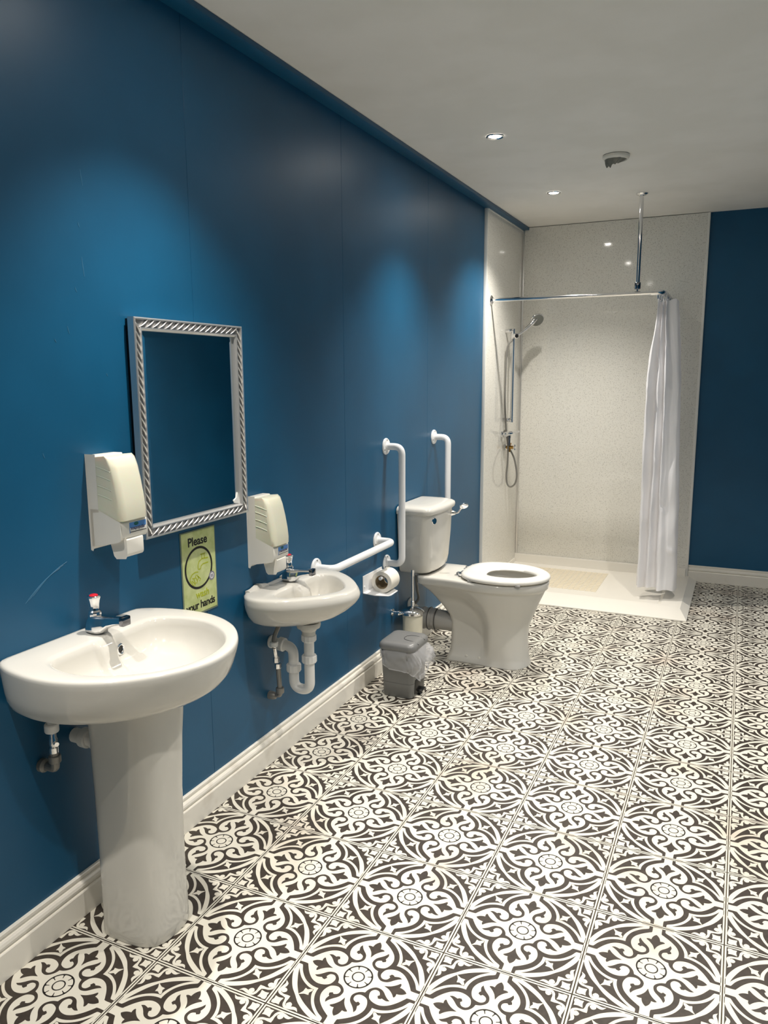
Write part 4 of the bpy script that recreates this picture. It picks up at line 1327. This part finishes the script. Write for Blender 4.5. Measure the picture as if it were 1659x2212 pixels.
bm = bmesh.new(); tube(bm, catmull([H0 - (H1 - H0) * .12, H0, H0 + (H1 - H0) * .35 + Vector((0, 0, -.004)), H0 + (H1 - H0) * .7 + Vector((0, 0, .004)), H1 + Vector((-.008, -.004, .012))], 6), [.0095] * 7 + [.0105] * 6 + [.0125] * 6 + [.017] * 6, 14)
hh = obj('handle', bm, 'chrome', hd, angle=50)
hn = Vector((.55, -.62, -.56)).normalized()
bm = bmesh.new(); lathe(bm, [(.016, -.030), (.034, -.022), (.047, -.010), (.0505, -.002), (.0505, .003), (.048, .006), (.046, .0065)], H1, hn, 40); head = obj('head', bm, 'chrome', hd, angle=35)
bm = bmesh.new(); lathe(bm, [(.0462, .0055), (.0462, .0075), (.04, .009), (0, .0095)], H1, hn, 36); obj('spray_face', bm, 'sprayface', head, angle=40)
bm = bmesh.new()
tube(bm, catmull([H0 - (H1 - H0) * .1, (RX_ - .004, RY_ - .012, 1.74), (SX + .022, RY_ - .03, 1.68), (SX + .016, RY_ - .035, 1.5), (SX + .014, RY_ - .03, 1.3), (SX + .02, RY_ - .012, 1.12), (SX + .026, RY_ + .03, .98), (SX + .022, RY_ + .045, .86), (SX + .014, RY_ + .05, .76), (SX + .022, RY_ + .05, .695), (SX + .050, RY_ + .05, .675), (SX + .082, RY_ + .05, .705), (SX + .092, RY_ + .05, .775), (SX + .072, RY_ + .05, .88), (SX + .040, RY_ + .052, .945)], 10), .0065, 10)
obj('hose', bm, 'greypipe', hd)
mxv = thing('shower_mixer', 'chrome lever shower mixer with brass outlet below the riser rail', 'shower mixer', (SX, 4.02, .95))
bm = bmesh.new(); tube(bm, [(SX + .036, RY_ - .062, 1.072), (SX + .036, RY_ + .05, 1.072)], .018, 18); body_ = obj('valve_body', bm, 'chrome', mxv, angle=40)
for q in (-.055, .045):
    bm = newbox((SX + .0003, RY_ + q - .022, 1.05), (SX + .012, RY_ + q + .022, 1.094), .004); box(bm, (SX + .01, RY_ + q - .010, 1.062), (SX + .036, RY_ + q + .010, 1.082), .003); obj('wall_plate', bm, 'chrome', mxv, angle=30)
bm = bmesh.new(); loft(bm, [[(SX + .03 + t, RY_ - .004 - t * .2 + w_ * s1, 1.075 + t * .18 + h_ * s2) for s1, s2 in ((-1, -1), (1, -1), (1, 1), (-1, 1))] for t, w_, h_ in ((.0, .014, .012), (.03, .014, .010), (.06, .012, .007), (.092, .011, .006))])
obj('lever', bm, 'chrome', mxv, angle=30)
bm = bmesh.new(); lathe(bm, [(.011, -.075), (.011, -.02), (.014, -.018), (.014, .0)], (SX + .036, RY_ + .02, 1.058), seg=16); obj('outlet_tail', bm, 'chrome_d', mxv, angle=30)
bm = newbox((SX + .0003, RY_ + .03, .945), (SX + .010, RY_ + .075, .99), .003); obj('elbow_plate', bm, 'chrome', mxv)
bm = bmesh.new(); tube(bm, [(SX + .008, RY_ + .052, .968), (SX + .062, RY_ + .052, .968)], .012, 14); lathe(bm, [(.009, -.034), (.009, .02), (.012, .022), (.012, .032)], (SX + .034, RY_ + .052, .968), seg=14); be = obj('brass_elbow', bm, 'brass', mxv, angle=30)
bm = bmesh.new(); tube(bm, [(SX + .060, RY_ + .052, .968), (SX + .075, RY_ + .052, .968)], .010, 12); tube(bm, [(SX + .072, RY_ + .052 - .022, .968), (SX + .072, RY_ + .052 + .022, .968)], .005, 8); tube(bm, [(SX + .072, RY_ + .052, .948), (SX + .072, RY_ + .052, .988)], .005, 8); obj('cross_handle', bm, 'chrome', be)

# ================================================================== CEILING SENSOR
cs = thing('smoke_detector', 'ceiling smoke detector wrapped in a torn grey cover', 'smoke detector', (.94, 2.70, ZC - .03))
sx_, sy_ = .937, 2.705
bm = bmesh.new(); lathe(bm, [(.062, -.0005), (.066, -.004), (.066, -.014), (.060, -.022), (.054, -.024), (.050, -.016), (.0, -.014)], (sx_, sy_, ZC), seg=40, cap=False); obj('base_ring', bm, 'plastic', cs, angle=35)
bm = bmesh.new()
rings = []
for j in range(7):
    t = j / 6
    rg = []
    for k in range(40):
        a = 2 * pi * k / 40
        lob = .5 + .5 * cos(a - 4.1)
        r = (.057 - .030 * t ** 1.3) * (1 + .10 * sin(5 * a + 3 * t) * t + .07 * sin(11 * a) * t)
        z = -.018 - t * (.014 + .030 * lob ** 2) - .006 * t * sin(7 * a + 2)
        rg.append((sx_ + r * cos(a) - .012 * t, sy_ + r * sin(a) - .012 * t, ZC + z))
    rings.append(rg)
rings.append([(sx_ - .014 + .010 * cos(2 * pi * k / 40), sy_ - .014 + .010 * sin(2 * pi * k / 40), ZC - .030 - .004 * sin(10 * pi * k / 40)) for k in range(40)])
loft(bm, rings, False, True)
obj('torn_cover', bm, 'wrap', cs, angle=25)['label'] = 'crumpled grey plastic cover'
